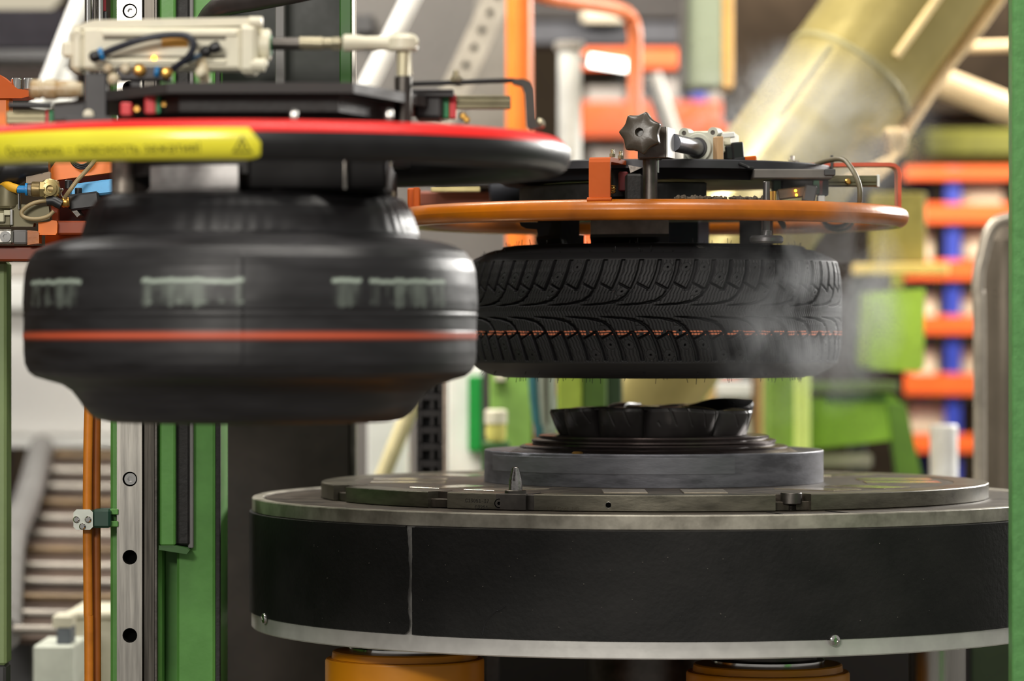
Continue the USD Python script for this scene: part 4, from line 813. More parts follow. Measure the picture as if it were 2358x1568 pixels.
oc.part('frame_side', pbox(116, 134, 416, 512, dO + .06, dO + .08), ORANGED)
oc.part('lower_bracket', pprism([(88, 512), (114, 510), (118, 507), (130, 508), (132, 514), (131, 536), (128, 541), (88, 541)], dO, dO + .03), ORANGE3)
oc.part('bracket_side', pbox(130, 200, 508, 540, dO + .012, dO + .06), ORANGED)
oc.part('cross_member', pprism([(104, 541), (150, 541), (190, 520), (230, 520), (230, 566), (104, 566)], dO + .05, dO + .08), ORANGE2)
oc.part('clamp_rail', pbox(-40, 29, 528, 562, dO - .005, dO + .03), STEEL)
oc.part('rail_screw', bolt_y(P(13, 545, dO - .005), .0085, .004), CHROME)
oc.part('rail_side', pbox(29, 63, 529, 562, dO + .0, dO + .03), GREYM)
oc.part('clamp_end', pprism([(63, 530), (86, 532), (90, 536), (90, 560), (63, 564)], dO - .002, dO + .03), ORANGE)
cb = oc.part('blue_cylinder', obox(P(216, 436, dO + .04), (1, .0, .13), L(52, dO), .022, L(17, dO), .003), BLUE)
oc.part('cylinder_end', obox(P(196, 464, dO + .03), (1, 0, .12), L(36, dO), .02, L(19, dO), .003), BLACK, parent=cb)
for u, vv in ((181, 452), (158, 434)): oc.part('cap_screw', turned(P(u, vv, dO + .02), (0, 0, 1), [(0, .006), (.012, .006), (.013, .005)], 16), BLACK, parent=cb)
oc.part('end_plate', obox(P(176, 488, dO + .03), (.5, 0, -.6), L(16, dO), .016, L(8, dO), .002), STEELD, parent=cb)
oc.part('wire_clip', tube([P(134, 437, dO), P(145, 436, dO), P(140, 444, dO), P(144, 456, dO)], .0014, 6), CHROME)
el = oc.part('cable_elbow', tube([P(108, 463, dO - .01), P(122, 462, dO - .01), P(134, 468, dO - .01), P(142, 472, dO - .01)], L(12, dO), 14), BLACK)
oc.part('brass_gland', turned(P(142, 466, dO - .005), (1, 0, .05), [(0, .007), (.003, .0085), (.006, .0078), (.009, .0085), (.012, .007)], 18), BRASS)
oc.part('hose_loop', tube([P(108, 462, dO - .012), P(90, 464, dO - .014), P(72, 470, dO - .015), P(56, 480, dO - .015), P(49, 490, dO - .015), P(54, 499, dO - .015), P(72, 504, dO - .015), P(94, 503, dO - .014), P(112, 497, dO - .012), P(124, 486, dO - .012)], L(4.6, dO), 12), mat('tan_hose', (150, 132, 96), .4))
oc.part('rising_hose', tube([P(150, 454, dO - .01), P(160, 440, dO - .02), P(176, 418, dO - .02), P(196, 396, dO - .02), P(216, 372, dO - .02), P(232, 345, dO)], L(5, dO), 12), mat('tan_hose', ()))
for k in range(3): oc.part('coiled_lead', tube([P(188 + (26 - 3 * k) * math.cos(q), 362 + (26 - 4 * k) * math.sin(q), dO + .03) for q in np.linspace(.1, 3.0, 12)], L(2.6, dO), 8, 2), BLACK)
vb_ = oc.part('valve_body', turned(P(72, 436, dO), (1, 0, 0), [(0, .010), (.002, .012), (.018, .012), (.02, .0145), (.04, .0145), (.043, .012)], 24), mat('olive_brass_valve', (132, 114, 76), .4, .6, var=.2, scale=40))
oc.part('port', turned(P(114, 436, dO - .006), (.15, -1, 0), [(0, .016), (.004, .0165), (.008, .0145), (.0085, .011), (.013, .0105), (.0135, .006), (.008, .0055)], 24), mat('pale_brass', (176, 158, 108), .3, .8, var=.1), parent=vb_)
oc.part('hex_nut', turned(P(92, 436, dO - .01), (1, 0, 0), [(0, .011), (.001, .0125), (.008, .0125), (.009, .011)], 6), mat('pale_brass', ()), parent=vb_)
oc.part('grey_flag', pprism([(60, 392), (108, 391), (116, 398), (116, 424), (60, 424)], dO + .008, dO + .02), mat('mushroom_plate', (140, 122, 100), .5), label='mushroom plate marked 051')
fn = lambda x, y, z: np.stack([P(80, 392, dO + .008)[0] + x, np.full_like(x, dO + .008) - z, P(0, 400, dO + .008)[2] + y], -1)
oc.part('plate_marking', bend('051', .005, fn, .0004, None), BLACK, smooth=False)
oc.part('blue_push_fitting', turned(P(40, 436, dO - .004), (1, 0, 0), [(0, .006), (.012, .006), (.0125, .010), (.016, .010)], 18), BLUEP)
oc.part('chrome_nut', turned(P(65, 436, dO - .004), (1, 0, 0), [(0, .009), (.005, .010), (.006, .007)], 18), CHROME)
oc.part('yellow_tube', tube([P(-30, 412, dO + .01), P(5, 420, dO + .01), P(24, 430, dO + .0), P(42, 436, dO - .004)], .007, 12), mat('yellow_tube', (224, 168, 40), .45))
oc.part('regulator_bowl', turned((X(14, dO), dO + .02, Z(480, dO)), (0, 0, 1), [(0, L(28, dO)), (.004, L(32, dO)), (.03, L(32, dO)), (.038, L(26, dO)), (.04, L(14, dO))], 28), mat('olive_grey_cast', (104, 98, 72), .45, .3, var=.2))
oc.part('thin_pin', rod(P(44, 436, dO), P(44, 482, dO), L(3, dO), 10), CHROME)
oc.part('cast_body', join(pprism([(26, 482), (40, 470), (112, 474), (116, 508), (108, 514), (78, 514), (76, 522), (26, 522)], dO + .005, dO + .03), pbox(-30, 27, 481, 522, dO + .004, dO + .03)), mat('olive_grey_cast', ()))
oc.part('cast_edge', pbox(23, 29, 482, 518, dO - .002, dO + .02), CHROME)
oc.part('cast_front', join(pbox(-30, 10, 490, 512, dO - .004, dO + .01), pbox(8, 24, 484, 496, dO - .003, dO + .01)), mat('putty_cast', (164, 160, 136), .45, .3))
oc.part('dark_bellows', turned(P(-20, 392, dO + .02), (1, 0, .05), [(0, .028), (.04, .027), (.055, .018), (.09, .014)], 24), BLACK)

# ------------------------------------------------------------------ background: left
def plain(name, label, cat, m, mt, base, group=None, part='body'):
    t = Thing(name, label, cat, base, group); t.part(part, m, mt); return t
t = Thing('steel_beam', 'grey steel beam across the far upper left', 'steel beam', P(60, 70, 9.)); t.part('web', box(-3., X(240, 9.), 9., 9.15, Z(112, 9.), Z(22, 9.)), mat('beam_grey', (40, 38, 42), .9, spec=.05)); t.part('lower_flange', box(-3., X(225, 9.), 8.95, 9.2, Z(142, 9.), Z(118, 9.)), GREYD)
t = Thing('air_duct', 'brownish grey duct under the far left beam', 'duct', P(60, 170, 9.6)); t.part('duct', box(-3., X(180, 9.6), 9.6, 10., Z(215, 9.6), Z(140, 9.6)), mat('duct_brown_grey', (52, 46, 44), .9, spec=.05))
t = Thing('ceiling_lamp', 'cream lit lamp cut off by the top left corner', 'lamp', P(40, -20, 10.)); t.part('diffuser', box(X(-120, 10.), X(130, 10.), 10., 10.15, Z(14, 10.), Z(-60, 10.), .03), glow('lamp_glow', (236, 224, 196), .75))
t = Thing('diagonal_brace', 'white diagonal strut leaning behind the cream air cylinder', 'strut', P(150, 120, 8.)); t.part('tube', rod(P(212, -60, 8.), P(92, 250, 8.), L(23, 8.), 20), WHITE); t.part('foot', pbox(104, 160, 160, 240, 7.99, 8.1), WHITE)
t = Thing('white_tank', 'white panelled machine housing behind the raw tyre at left', 'machine housing', P(150, 1030, 10.))
t.part('panel', pbox(-60, 320, 712, 1004, 10., 10.4, .01), mat('white_panel', (228, 226, 222), .5, var=.02, scale=3)); t.part('top_flange', pbox(-60, 300, 644, 712, 9.93, 10.4), WHITE); t.part('bottom_flange', pbox(-60, 320, 1008, 1030, 9.95, 10.4), WHITE); t.part('cap', pbox(-60, 320, 600, 640, 10.05, 10.4), mat('cap_grey', (158, 152, 146), .6))
t.part('leg', box(X(-60, 10.2), X(20, 10.2), 10.2, 10.3, .001, Z(1030, 10.)), GREYD)
rc = Thing('roller_conveyor', 'sloping roller conveyor seen through the gap at lower left', 'conveyor', P(150, 1500, 7.4))
SK = mat('scuffed_roller', (128, 122, 114), .38, .6, var=.2, scale=6)
for k in range(12):
    s = k / 11; dd = 9.6 - 2.4 * s; vv = 1048 + 36.5 * k; uL = 100 - 70 * min(1, s * 2.) ; m_ = SK if k % 3 else mat('amber_roller', (92, 74, 50), .4, .4, var=.2)
    rc.part('roller', rod(P(uL, vv, dd), P(330, vv + 3, dd), L(11.5, dd), 18), m_)
rc.part('side_rail', join(tube([P(96, 1030, 9.6), P(62, 1150, 8.7), P(24, 1250, 8.0), P(10, 1460, 7.2)], .035, 10)), GREYM)
rc.part('bed', (np.array([P(90, 1062, 9.75), P(340, 1062, 9.75), P(340, 1470, 7.3), P(0, 1470, 7.3), P(90, 1075, 9.75), P(340, 1075, 9.75), P(340, 1483, 7.3), P(0, 1483, 7.3)]), np.array([(0, 1, 2), (0, 2, 3), (4, 6, 5), (4, 7, 6), (0, 3, 7), (0, 7, 4), (1, 5, 6), (1, 6, 2), (3, 2, 6), (3, 6, 7), (0, 4, 5), (0, 5, 1)])), mat('bed_brown', (70, 54, 44), .7, var=.2, scale=6))
for u in (40, 300): rc.part('leg', box(X(u, 7.5) - .03, X(u, 7.5) + .03, 7.5, 7.56, .001, Z(1480, 7.5)), GREYD)
t = Thing('control_cabinet', 'tall cream cabinet just left of the column at the bottom', 'cabinet', P(215, 1560, 6.9)); t.part('case', box(X(160, 6.9), X(275, 6.9), 6.9, 7.15, .001, Z(1422, 6.9)), CREAM); t.part('lid', box(X(155, 6.9), X(280, 6.9), 6.88, 7.15, Z(1422, 6.9), Z(1408, 6.9)), CREAM)
t = Thing('control_cabinet', 'low greenish white cabinet at the bottom left corner', 'cabinet', P(110, 1560, 6.6)); t.part('case', box(X(76, 6.6), X(168, 6.6), 6.6, 6.8, .001, Z(1486, 6.6)), mat('mint_white', (206, 210, 196), .5)); t.part('meter', pbox(130, 162, 1446, 1486, 6.62, 6.7), mat('slate_meter', (96, 102, 108), .5)); t.part('meter_top', pbox(120, 164, 1418, 1446, 6.62, 6.7), CREAM)
# ------------------------------------------------------------------ background: centre
t = Thing('hopper_panel', 'large pale grey sheet metal housing behind the rod end', 'machine housing', P(1000, 600, 9.2)); t.part('sheet', box(X(700, 9.2), X(1172, 9.2), 9.2, 9.9, .001, 2.8, .01), GREYL); t.part('fold', pprism([(1100, -80), (1172, -80), (1172, 430), (1060, 430)], 9.12, 9.2), mat('fold_grey', (118, 113, 106), .5)); t.part('dark_gap', pbox(815, 860, 34, 76, 9.14, 9.2), GREYD)
t = Thing('diagonal_brace', 'bright white diagonal strut right of the dark column housing', 'strut', P(890, 120, 8.4)); t.part('tube', rod(P(975, -60, 8.4), P(800, 290, 8.4), L(21, 8.4), 18), WHITE)
pf_ = Thing('perforated_strut', 'pale diagonal strut with a row of holes behind the guard strap', 'strut', P(1090, 110, 8.7))
a, b = P(1175, -70, 8.7), P(1008, 290, 8.7); ax = (b - a); Ls = np.linalg.norm(ax); ax /= Ls; nx = np.array([-ax[2], 0, ax[0]])
w2 = L(31, 8.7); holes = [[(y * math.cos(q) + Ls * (i + .5) / 9, y * math.sin(q)) for q in np.arange(16) * 2 * np.pi / 16] for i, y in ((i, L(9, 8.7)) for i in range(9))]
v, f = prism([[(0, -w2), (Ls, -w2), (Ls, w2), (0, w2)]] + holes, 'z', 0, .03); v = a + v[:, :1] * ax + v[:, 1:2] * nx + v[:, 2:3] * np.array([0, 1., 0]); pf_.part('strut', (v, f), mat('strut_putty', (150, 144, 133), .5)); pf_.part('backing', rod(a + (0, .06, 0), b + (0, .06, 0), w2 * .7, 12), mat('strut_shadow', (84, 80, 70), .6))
t = Thing('cream_pipe', 'cream diagonal pipe emerging below the raw tyre', 'pipe', P(920, 1000, 7.6)); t.part('pipe', rod(P(985, 840, 7.6), P(868, 1130, 7.6), L(19, 7.6), 18), mat('cream_pipe', (224, 212, 166), .4)); t.part('white_box', pbox(846, 935, 960, 1180, 7.9, 8.2), WHITE)
t.part('post', box(X(850, 7.9), X(930, 7.9), 8., 8.1, .001, Z(1180, 7.9)), WHITE)
cc_ = Thing('cable_chain', 'black plastic cable chain hanging between the tyres', 'cable chain', P(990, 1080, 6.5)); dL = 6.5
for k in range(9):
    vv = 790 + 38.6 * k
    cc_.part('link', join(pbox(962, 972, vv, vv + 36, dL, dL + .035), pbox(1008, 1020, vv, vv + 36, dL, dL + .035), pbox(962, 1020, vv, vv + 16, dL + .003, dL + .012), pbox(990, 1000, vv + 14, vv + 37, dL + .004, dL + .012)), mat('chain_plastic', (62, 58, 60), .5))
cc_.part('backing', pbox(960, 1022, 780, 1140, dL + .036, dL + .05), BLACK)
ch = Thing('roller_chain', 'thin bright roller chain beside the black cable chain', 'chain', P(1024, 1080, 6.45))
ch.part('rollers', join(*[rod(P(1019, 796 + 8.2 * k, 6.45), P(1029, 796 + 8.2 * k, 6.45), L(4.4, 6.45), 8) for k in range(36)]), mat('chain_steel', (190, 174, 160), .35, .7), kind='stuff')
t = Thing('white_cabinet', 'white cabinet with a green side stripe behind the chains', 'cabinet', P(1060, 1100, 8.2)); t.part('case', box(X(1030, 8.2), X(1150, 8.2), 8.2, 8.5, .001, Z(845, 8.2)), WHITE); t.part('green_stripe', pbox(1078, 1110, 866, 1040, 8.17, 8.2), SATGREEN); t.part('dark_edge', pbox(1110, 1134, 850, 1080, 8.16, 8.2), GREYD)
t = Thing('green_cabinet', 'light green panel with a small cream bottle before it', 'cabinet', P(1180, 1100, 7.7)); t.part('panel', box(X(1128, 7.7), X(1226, 7.7), 7.7, 7.9, .001, Z(820, 7.7)), mat('leaf_green', (136, 178, 84), .5)); t.part('knob', pbox(1140, 1165, 862, 878, 7.66, 7.7), CREAM)
t = Thing('plastic_bottle', 'small cream and yellow bottle in front of the light green panel', 'bottle', P(1142, 1030, 7.5)); c = P(1142, 1016, 7.5); t.part('bottle', turned(c, (0, 0, 1), [(0, .018), (.01, .022), (.045, .022), (.055, .012), (.062, .012)], 20), mat('butter_yellow', (222, 214, 116), .5)); t.part('cap', turned(c + (0, 0, .038), (0, 0, 1), [(0, .024), (.026, .024), (.03, .02)], 20), CREAM)
t.part('stand', box(c[0] - .03, c[0] + .03, 7.48, 7.52, .001, c[2]), GREEND)
for u0, u1, r, nm, lb, m_ in ((1222, 1240, 11, 'hose', 'teal hose hanging left of the folded bladder', mat('teal_blue_hose', (52, 104, 112), .5)), (1245, 1252, 8, 'hose', 'pale grey hose hanging next to the teal hose', mat('grey_hose', (168, 172, 160), .5)), (1272, 1274, 9, 'hose', 'greenish grey pipe hanging at the yellow-green post', mat('sage_pipe', (150, 160, 146), .5))):
    plain(nm, lb, 'hose', tube([P(u0, 780, 7.4), P((u0 + u1) / 2 - 2, 900, 7.4), P(u1, 1000, 7.4), P(u1 + 6, 1120, 7.4), np.array([X(u1 + 8, 7.4), 7.4, .001])], L(r, 7.4), 12), m_, P(u0, 1000, 7.4))
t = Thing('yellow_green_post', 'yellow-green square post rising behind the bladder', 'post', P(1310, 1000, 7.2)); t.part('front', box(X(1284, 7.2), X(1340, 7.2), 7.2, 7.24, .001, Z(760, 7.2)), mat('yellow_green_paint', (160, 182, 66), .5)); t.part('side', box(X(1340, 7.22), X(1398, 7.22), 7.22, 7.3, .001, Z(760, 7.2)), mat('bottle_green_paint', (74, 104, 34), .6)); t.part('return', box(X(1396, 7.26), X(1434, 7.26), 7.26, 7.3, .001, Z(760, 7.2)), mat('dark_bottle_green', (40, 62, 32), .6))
t = Thing('sage_cabinet', 'pale sage cabinet behind the duct foot', 'cabinet', P(1500, 1000, 9.4)); t.part('case', box(X(1425, 9.4), X(1740, 9.4), 9.4, 9.8, .001, Z(905, 9.4)), mat('sage_grey', (176, 180, 160), .6)); t.part('shelf', pbox(1560, 1740, 880, 915, 9.35, 9.6), WHITE); t.part('drawer', pbox(1560, 1740, 930, 950, 9.38, 9.42), mat('slate_blue_paint', (96, 104, 128), .6))
for u, w, lb, m_ in ((1640, 9, 'slim tan post standing behind the bladder', TAN), (1748, 14, 'brown and tan post right of the bladder', mat('brown_post', (122, 92, 48), .6))):
    plain('post', lb, 'post', box(X(u - w, 8.9), X(u + w, 8.9), 8.9, 8.96, .001, 1.95), m_, (X(u, 8.9), 8.9, 0))
t = Thing('tan_post', 'pale tan post beside the green column behind the tyre', 'post', P(1762, 1000, 8.8)); t.part('bar', box(X(1752, 8.8), X(1771, 8.8), 8.8, 8.84, .001, 1.9), TAN)
t = Thing('green_column', 'green column with a pale lime flange behind the right of the tyre', 'column', P(1820, 1000, 8.6)); t.part('web', box(X(1770, 8.6), X(1832, 8.6), 8.62, 8.8, .001, 1.86), mat('moss_green_paint', (112, 146, 54), .6)); t.part('flange', box(X(1830, 8.6), X(1866, 8.6), 8.6, 8.8, .001, 1.86), PALELIME)
og = Thing('orange_guard_rail', 'orange tube guard frame with a rounded top corner behind the press', 'guard rail', P(1200, 1200, 8.1)); og.part('post', tube([np.array([X(1196, 8.1), 8.1, .001]), P(1196, 600, 8.1), P(1196, 300, 8.1), P(1196, -80, 8.1)], L(31, 8.1), 22, 4), ORANGEB)
og.part('rail', tube([P(1200, -40, 8.15), P(1250, -10, 8.2), P(1330, 4, 8.4), P(1410, 18, 8.6), P(1445, 34, 8.7), P(1460, 66, 8.7), P(1462, 120, 8.7), P(1462, 300, 8.7), P(1462, 520, 8.7), np.array([X(1462, 8.7), 8.7, .001])], L(18, 8.5), 18, 8), mat('orange_brown_tube', (214, 116, 66), .4))
t = Thing('white_column', 'white round column with grey cap behind the orange guard frame', 'column', P(1312, 700, 9.)); c = P(1312, 118, 9.); t.part('shaft', rod((c[0], 9., .001), c, L(27, 9.), 28), mat('white_column_paint', (214, 214, 208), .5)); t.part('cap', rod(c, c + (0, 0, L(22, 9.)), L(36, 9.), 28), mat('cap_taupe', (150, 144, 136), .5))
t = Thing('tube_lamp', 'bright white fluorescent lamp behind the orange guard frame', 'lamp', P(1400, 145, 9.6)); t.part('tube', rod(P(1356, 138, 9.02), P(1446, 152, 9.02), L(15, 9.02), 18), TUBELAMP); t.part('bracket', rod(P(1336, 136, 9.02), P(1358, 138, 9.02), L(9, 9.02), 10), GREYL)
t = Thing('roof_girder', 'dark horizontal girder above the white fluorescent lamp', 'girder', P(1400, 75, 12.)); t.part('web', box(X(1150, 12.), X(1900, 12.), 12., 12.2, Z(100, 12.), Z(52, 12.)), mat('girder_slate', (58, 60, 66), .8, spec=.15)); t.part('top', box(X(1150, 12.), X(1900, 12.), 12.05, 12.2, Z(40, 12.), Z(-60, 12.)), mat('girder_dark', (46, 45, 46), .8, spec=.15)); t.part('haunch', box(X(1340, 11.9), X(1440, 11.9), 11.9, 12., Z(56, 12.), Z(28, 12.)), mat('girder_pale', (150, 144, 130), .6))
t = Thing('switch_cabinet', 'tall grey-green panel with an orange-tan edge above the rear loader', 'panel', P(1620, 100, 9.)); t.part('panel', box(X(1572, 9.), X(1664, 9.), 9., 9.2, Z(198, 9.), Z(-90, 9.)), mat('grey_green_panel', (148, 158, 136), .6, var=.08, scale=3)); t.part('edge', box(X(1664, 9.), X(1690, 9.), 9., 9.2, Z(202, 9.), Z(-90, 9.)), mat('amber_edge', (214, 168, 96), .6)); t.part('frame', box(X(1570, 9.), X(1578, 9.), 8.98, 9.2, Z(198, 9.), Z(-90, 9.)), GREYL)
t.part('hanger', box(X(1600, 9.), X(1640, 9.), 9.02, 9.1, Z(-90, 9.), 3.4), GREYD)
t = Thing('machine_head', 'dark machine bulk beside the large cream duct', 'machine', P(1800, 200, 10.6)); t.part('bulk', box(X(1690, 10.6), X(2330, 10.6), 10.6, 11.2, Z(260, 10.6), Z(-120, 10.6)), mat('soot_brown', (34, 28, 22), .9, var=.25, scale=5, spec=.05)); t.part('support', box(X(1900, 10.6), X(2100, 10.6), 10.8, 11., .001, Z(260, 10.6)), mat('soot_brown', ()))
# racking far behind
def rack(name, label, u0, u1, beams, ups, d, top):
    t = Thing(name, label, 'pallet rack', (X((u0 + u1) / 2, d), d, 0))
    for vv, h in beams: t.part('beam', box(X(u0, d), X(u1, d), d - .06, d, Z(vv + h, d), Z(vv - h, d)), RACKORANGE)
    for vv, h in beams: t.part('shelf', box(X(u0, d), X(u1, d), d + .07, d + 1.0, Z(vv + h * .4, d), Z(vv - h * .3, d)), GREYD)
    for u, w in ups: t.part('upright', box(X(u - w, d), X(u + w, d), d + .001, d + .06, .001, top), RACKBLUE)
    for u, w in ups: t.part('rear_upright', box(X(u - w, d), X(u + w, d), d + 1.0, d + 1.06, .001, top), RACKBLUE)
    return t
dR = 13.
rack('pallet_rack', 'orange and blue pallet racking at the far right', 1920, 2420, ((400, 14), (492, 22), (622, 22), (748, 21), (884, 24), (1020, 20), (1140, 20)), ((2196, 17), (1950, 12)), dR, Z(372, dR))
rack('pallet_rack', 'orange pallet racking behind the star knob', 1335, 1700, ((132, 27), (276, 40), (420, 30), (560, 26), (700, 26), (840, 26), (980, 26)), ((1612, 15),), dR + .6, Z(90, dR))
bl_ = "pale carton standing on the racking at the right"
for i, (u, vv, w, h) in enumerate(((2270, 446, 50, 26), (2270, 562, 46, 34), (2130, 562, 26, 40), (2240, 700, 30, 30), (2140, 705, 28, 34), (2250, 834, 32, 34), (2138, 838, 30, 38), (2300, 965, 40, 34), (2150, 965, 50, 36), (1958, 560, 20, 44), (1956, 695, 20, 36), (1956, 832, 22, 40))):
    plain('carton', f"pale carton on the {('top','second','third','fourth','fifth')[0 if vv < 500 else 1 if vv < 600 else 2 if vv < 740 else 3 if vv < 900 else 4]} visible shelf of the right racking, {'nearest the cured tyre' if u < 2000 else 'left of the blue upright' if u < 2170 else 'right of the blue upright'}", 'carton', box(X(u - w, dR), X(u + w, dR), dR + .09, dR + .5, Z(vv + h, dR), Z(vv - h, dR), .01), CARTON, P(u, vv + h, dR), 'pale cartons on the right racking')
for i, (u, vv, w, h) in enumerate(((1395, 218, 46, 20), (1530, 200, 40, 36), (1640, 216, 26, 24), (1400, 362, 40, 24), (1560, 362, 50, 24), (1660, 362, 24, 26))):
    plain('carton', f"grey carton on the {'upper' if vv < 300 else 'lower'} shelf of the racking behind the star knob, {'left' if u < 1420 else 'middle' if u < 1600 else 'right'} one", 'carton', box(X(u - w, dR + .6), X(u + w, dR + .6), dR + .69, dR + 1.1, Z(vv + h, dR + .6), Z(vv - h, dR + .6), .01), mat('grey_carton', (178, 176, 174), .7), P(u, vv + h, dR), 'grey cartons on the left racking')
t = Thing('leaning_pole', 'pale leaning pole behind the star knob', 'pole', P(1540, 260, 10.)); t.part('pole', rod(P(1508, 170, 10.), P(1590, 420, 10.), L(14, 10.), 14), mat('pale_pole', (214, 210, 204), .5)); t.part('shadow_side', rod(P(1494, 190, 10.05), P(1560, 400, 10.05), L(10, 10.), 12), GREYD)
t.part('pole_foot', box(X(1575, 10.), X(1605, 10.), 9.98, 10.02, .001, Z(420, 10.)), GREYD)
# ------------------------------------------------------------------ background: right
dD = 7.9
da, db = P(2171, -120, dD + .3), P(1392, 966, dD - .1)
dx_ = (db - da) / np.linalg.norm(db - da); Ld = np.linalg.norm(db - da)
du = Thing('steam_duct', 'big slanting cream exhaust duct rising to the upper right', 'duct', P(1700, 600, dD))
rD = L(163, dD); s1 = Ld * .22
du.part('pipe', turned(da, dx_, [(0, rD), (Ld * .285, rD), (Ld * .285, rD * 1.0)], 48), DUCT)
du.part('lower_pipe', turned(da + dx_ * Ld * .292, dx_, [(0, rD * .985), (Ld * .70, rD * .985)], 48), DUCT)
du.part('seam_ring', turned(da + dx_ * Ld * .283, dx_, [(0, rD), (.003, rD * 1.02), (.009, rD * 1.02), (.012, rD)], 48), mat('seam_grey', (150, 144, 104), .5))
sN = np.cross(dx_, (0, 1., 0)); sN /= np.linalg.norm(sN); sN = sN if sN[0] > 0 else -sN
fo = np.array([0, -1., 0]) - dx_ * (-dx_[1]); fo /= np.linalg.norm(fo)
an = math.radians(80); rib = fo * math.cos(.33) * rD + sN * math.sin(.33) * rD
du.part('seam_strip', rod(da + rib, da + rib + dx_ * Ld * .255, .010, 10), mat('seam_cream', (222, 196, 142), .5))
rib2 = fo * math.cos(.55) * rD - sN * math.sin(.55) * rD
du.part('seam_strip', rod(da + rib2 * .99 + dx_ * Ld * .30, da + rib2 * .99 + dx_ * Ld * .45, .006, 8), mat('seam_grey', ()))
du.part('hanger', rod(da, da - dx_ * .9, rD * .995, 32), DUCT)
hs_ = Thing('hose_bundle', 'bundle of pale dusty hoses along the right side of the duct', 'hoses', P(2060, 360, 7.8))
for k in range(5):
    o = L(9, dD) * (k - 2)
    pts_ = [da + sN * (rD * 1.08 + o * .5) + dx_ * q * Ld + np.array([0, -.02 * k + .05, 0]) + rng.normal(0, .004, 3) for q in (0, .1, .2, .3, .36)]
    e_ = P(2052 + 8 * k, 300, dD); hs_.part('hose', tube(pts_ + [P(2046 + 7 * k, 300, dD), P(2062 + 4 * k, 350, dD), P(2050 - 12 * k, 385, dD), P(2010 - 20 * k, 420, dD)], L(7, dD), 10), mat('dusty_hose', (214, 186, 140), .6, var=.15, scale=60, bump=.4, bs=200))
for p0, p1, r, lb in ((P(2140, 180, 10.), P(2420, 290, 10.), 34, 'thick pale pipe running down to the right behind the green post'), (P(2180, 110, 10.2), P(2420, 104, 10.2), 12, 'thin pale pipe above the thick one near the green post')):
    plain('pale_pipe', lb, 'pipe', rod(p0, p1, L(r, 10.), 20), mat('buff_pipe', (220, 194, 152), .5), p0, part='pipe')
t = Thing('olive_hood', 'olive green machine hood above the racking at right', 'hood', P(2240, 330, 11.5)); t.part('hood', box(X(2120, 11.5), X(2420, 11.5), 11.5, 12., Z(366, 11.5), Z(296, 11.5), .02), mat('olive_lime', (112, 114, 40), .6)); t.part('post', box(X(2380, 11.5), X(2410, 11.5), 11.7, 11.8, .001, Z(366, 11.5)), OLIVE)
t = Thing('tan_gantry', 'tan horizontal bar with an olive plate above the hanging green box', 'gantry', P(2080, 700, 9.2)); t.part('bar', box(X(1966, 9.2), X(2186, 9.2), 9.2, 9.26, Z(632, 9.2), Z(606, 9.2)), mat('butter_bar', (226, 196, 118), .5)); t.part('olive_plate', box(X(2010, 9.2), X(2140, 9.2), 9.27, 9.3, Z(604, 9.2), Z(440, 9.2)), mat('olive_dim', (138, 128, 66), .6)); t.part('post', box(X(1960, 9.2), X(2000, 9.2), 9.25, 9.3, .001, Z(632, 9.2)), GREYD)
t.part('drop', box(X(2050, 9.2), X(2080, 9.2), 9.192, 9.2, Z(664, 9.2), Z(632, 9.2)), OLIVE)
t = Thing('green_box', 'light green box hanging under the tan bar', 'box', P(2066, 855, 9.)); t.part('box', pprism([(2008, 672), (2130, 664), (2128, 846), (2116, 856), (2006, 850), (1998, 838)], 8.9, 9.19), mat('fresh_green', (152, 184, 64), .5))
t = Thing('green_machine', 'bright green machine frame with a sloping leg at right', 'machine', P(1960, 1060, 8.8)); t.part('body', pprism([(1862, 918), (2050, 905), (2078, 930), (2084, 1010), (1862, 1035)], 8.8, 9.0), mat('apple_green', (142, 186, 60), .5)); t.part('top_slab', pbox(1862, 2068, 880, 902, 8.76, 9.), mat('shade_green', (90, 108, 62), .6)); t.part('leg', pprism([(2044, 930), (2086, 930), (2124, 1100), (2070, 1100)], 8.76, 8.85), mat('stem_green', (88, 126, 40), .6)); t.part('foot', box(X(1880, 8.85), X(2110, 8.85), 8.86, 8.98, .001, Z(1100, 8.85)), GREEND); t.part('dark_slot', pbox(1900, 2040, 912, 924, 8.78, 8.8), GREEND)
t.part('tray', pbox(1880, 2010, 1046, 1076, 8.77, 8.95), mat('tray_grey', (150, 146, 138), .6))
t = Thing('steel_drum', 'white cylinder standing before the racking at lower right', 'drum', P(2173, 1100, 8.)); t.part('shell', rod((X(2173, 8.), 8., .3), P(2173, 978, 8.), L(32, 8.), 28), mat('clean_white', (250, 247, 240), .5)); t.part('stand', rod((X(2173, 8.), 8., .001), (X(2173, 8.), 8., .3), L(36, 8.), 20), GREYD)
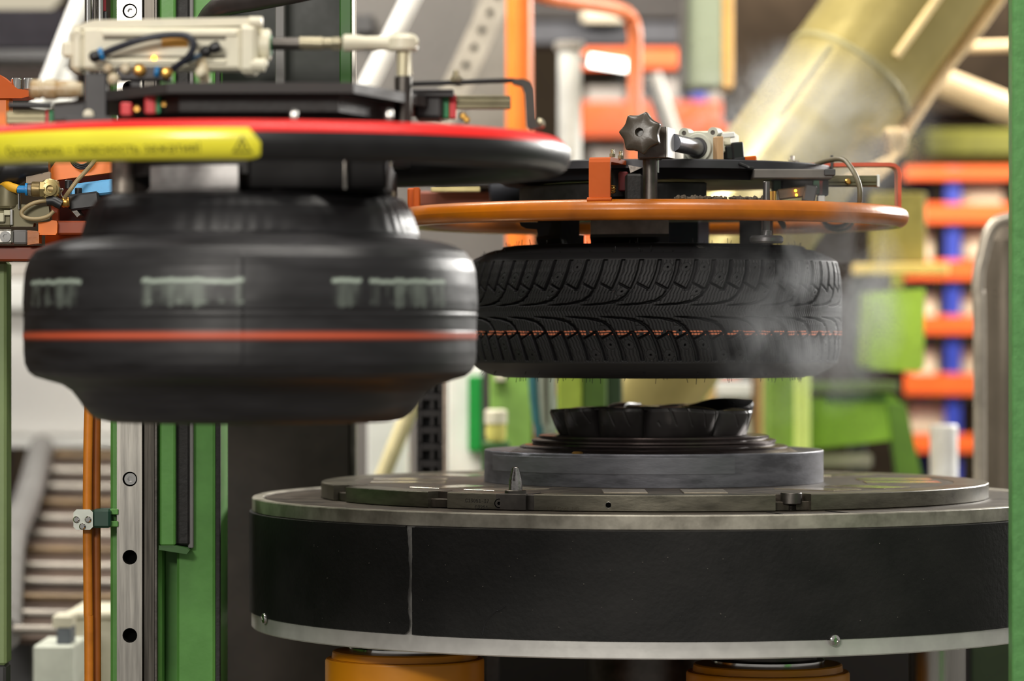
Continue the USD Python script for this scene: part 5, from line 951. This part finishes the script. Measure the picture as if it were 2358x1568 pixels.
t = Thing('grey_machine', 'tall rounded grey-brown machine body just left of the right green post', 'machine', P(2290, 1100, 7.2)); t.part('shell', rod((X(2312, 7.3), 7.3, .001), P(2312, 520, 7.3), L(58, 7.3), 36, .03), mat('pewter_shell', (118, 108, 96), .35, .5, var=.12, scale=4)); t.part('bent_rail', tube([np.array([X(2256, 7.1), 7.1, .001]), P(2256, 900, 7.1), P(2252, 660, 7.1), P(2262, 590, 7.1), P(2280, 530, 7.1), P(2310, 506, 7.1), P(2380, 500, 7.1)], L(15, 7.1), 16), mat('pewter_rail', (176, 166, 152), .35, .5))

# ------------------------------------------------------------------ steam
def steam(name, label, c, rad, dens, seed, sc=5.):
    m = trimesh.creation.icosphere(4); v = np.array(m.vertices) * rad + c
    S = usdkit.material(stage, '/World/Looks/' + name, {
        'g': ('geometry', {}), 'n': ('noise_texture', {'scale': sc, 'detail': 4., 'roughness': .58, 'distortion': .7}), 'mp': ('mapping', {'location': (seed * 1.7, seed * .9, seed * .4), 'scale': (1., 1., .75)}),
        'ct': ('vector_math', {'math_type': 'subtract', 'vector2': tuple(map(float, c))}), 'dv': ('vector_math', {'math_type': 'divide', 'vector2': tuple(map(float, rad))}), 'ln': ('vector_math', {'math_type': 'length'}),
        'fa': ('map_range', {'from_min': .25, 'from_max': 1., 'to_min': 1., 'to_max': 0., 'clamp': True}), 'nr': ('map_range', {'from_min': .46, 'from_max': .72, 'to_min': 0., 'to_max': dens, 'clamp': True}),
        'mu': ('math', {'math_type': 'multiply'}), 'v': ('principled_volume', {'color': (.93, .95, .97), 'anisotropy': .25})},
        [('g.position', 'mp.vector'), ('mp.vector', 'n.vector'), ('n.fac', 'nr.value'), ('g.position', 'ct.vector1'), ('ct.vector', 'dv.vector1'), ('dv.vector', 'ln.vector1'), ('ln.value', 'fa.value'), ('fa.result', 'mu.value1'), ('nr.result', 'mu.value2'), ('mu.value', 'v.density')], volume='v.volume')
    t = Thing('steam', label, 'steam', c, kind='stuff'); t.part('plume', (v, np.array(m.faces)), S, smooth=True)
STEAM = True
if STEAM:
    steam('steam_right', 'wisps of white steam curling off the right side of the cured tyre', P(1835, 690, 5.60), (.19, .14, .21), 12.5, 3, 9.)
    steam('steam_high', 'white steam cloud rising above the rear loader in front of the duct', P(1770, 310, 6.5), (.36, .22, .19), 6.5, 7, 6.)
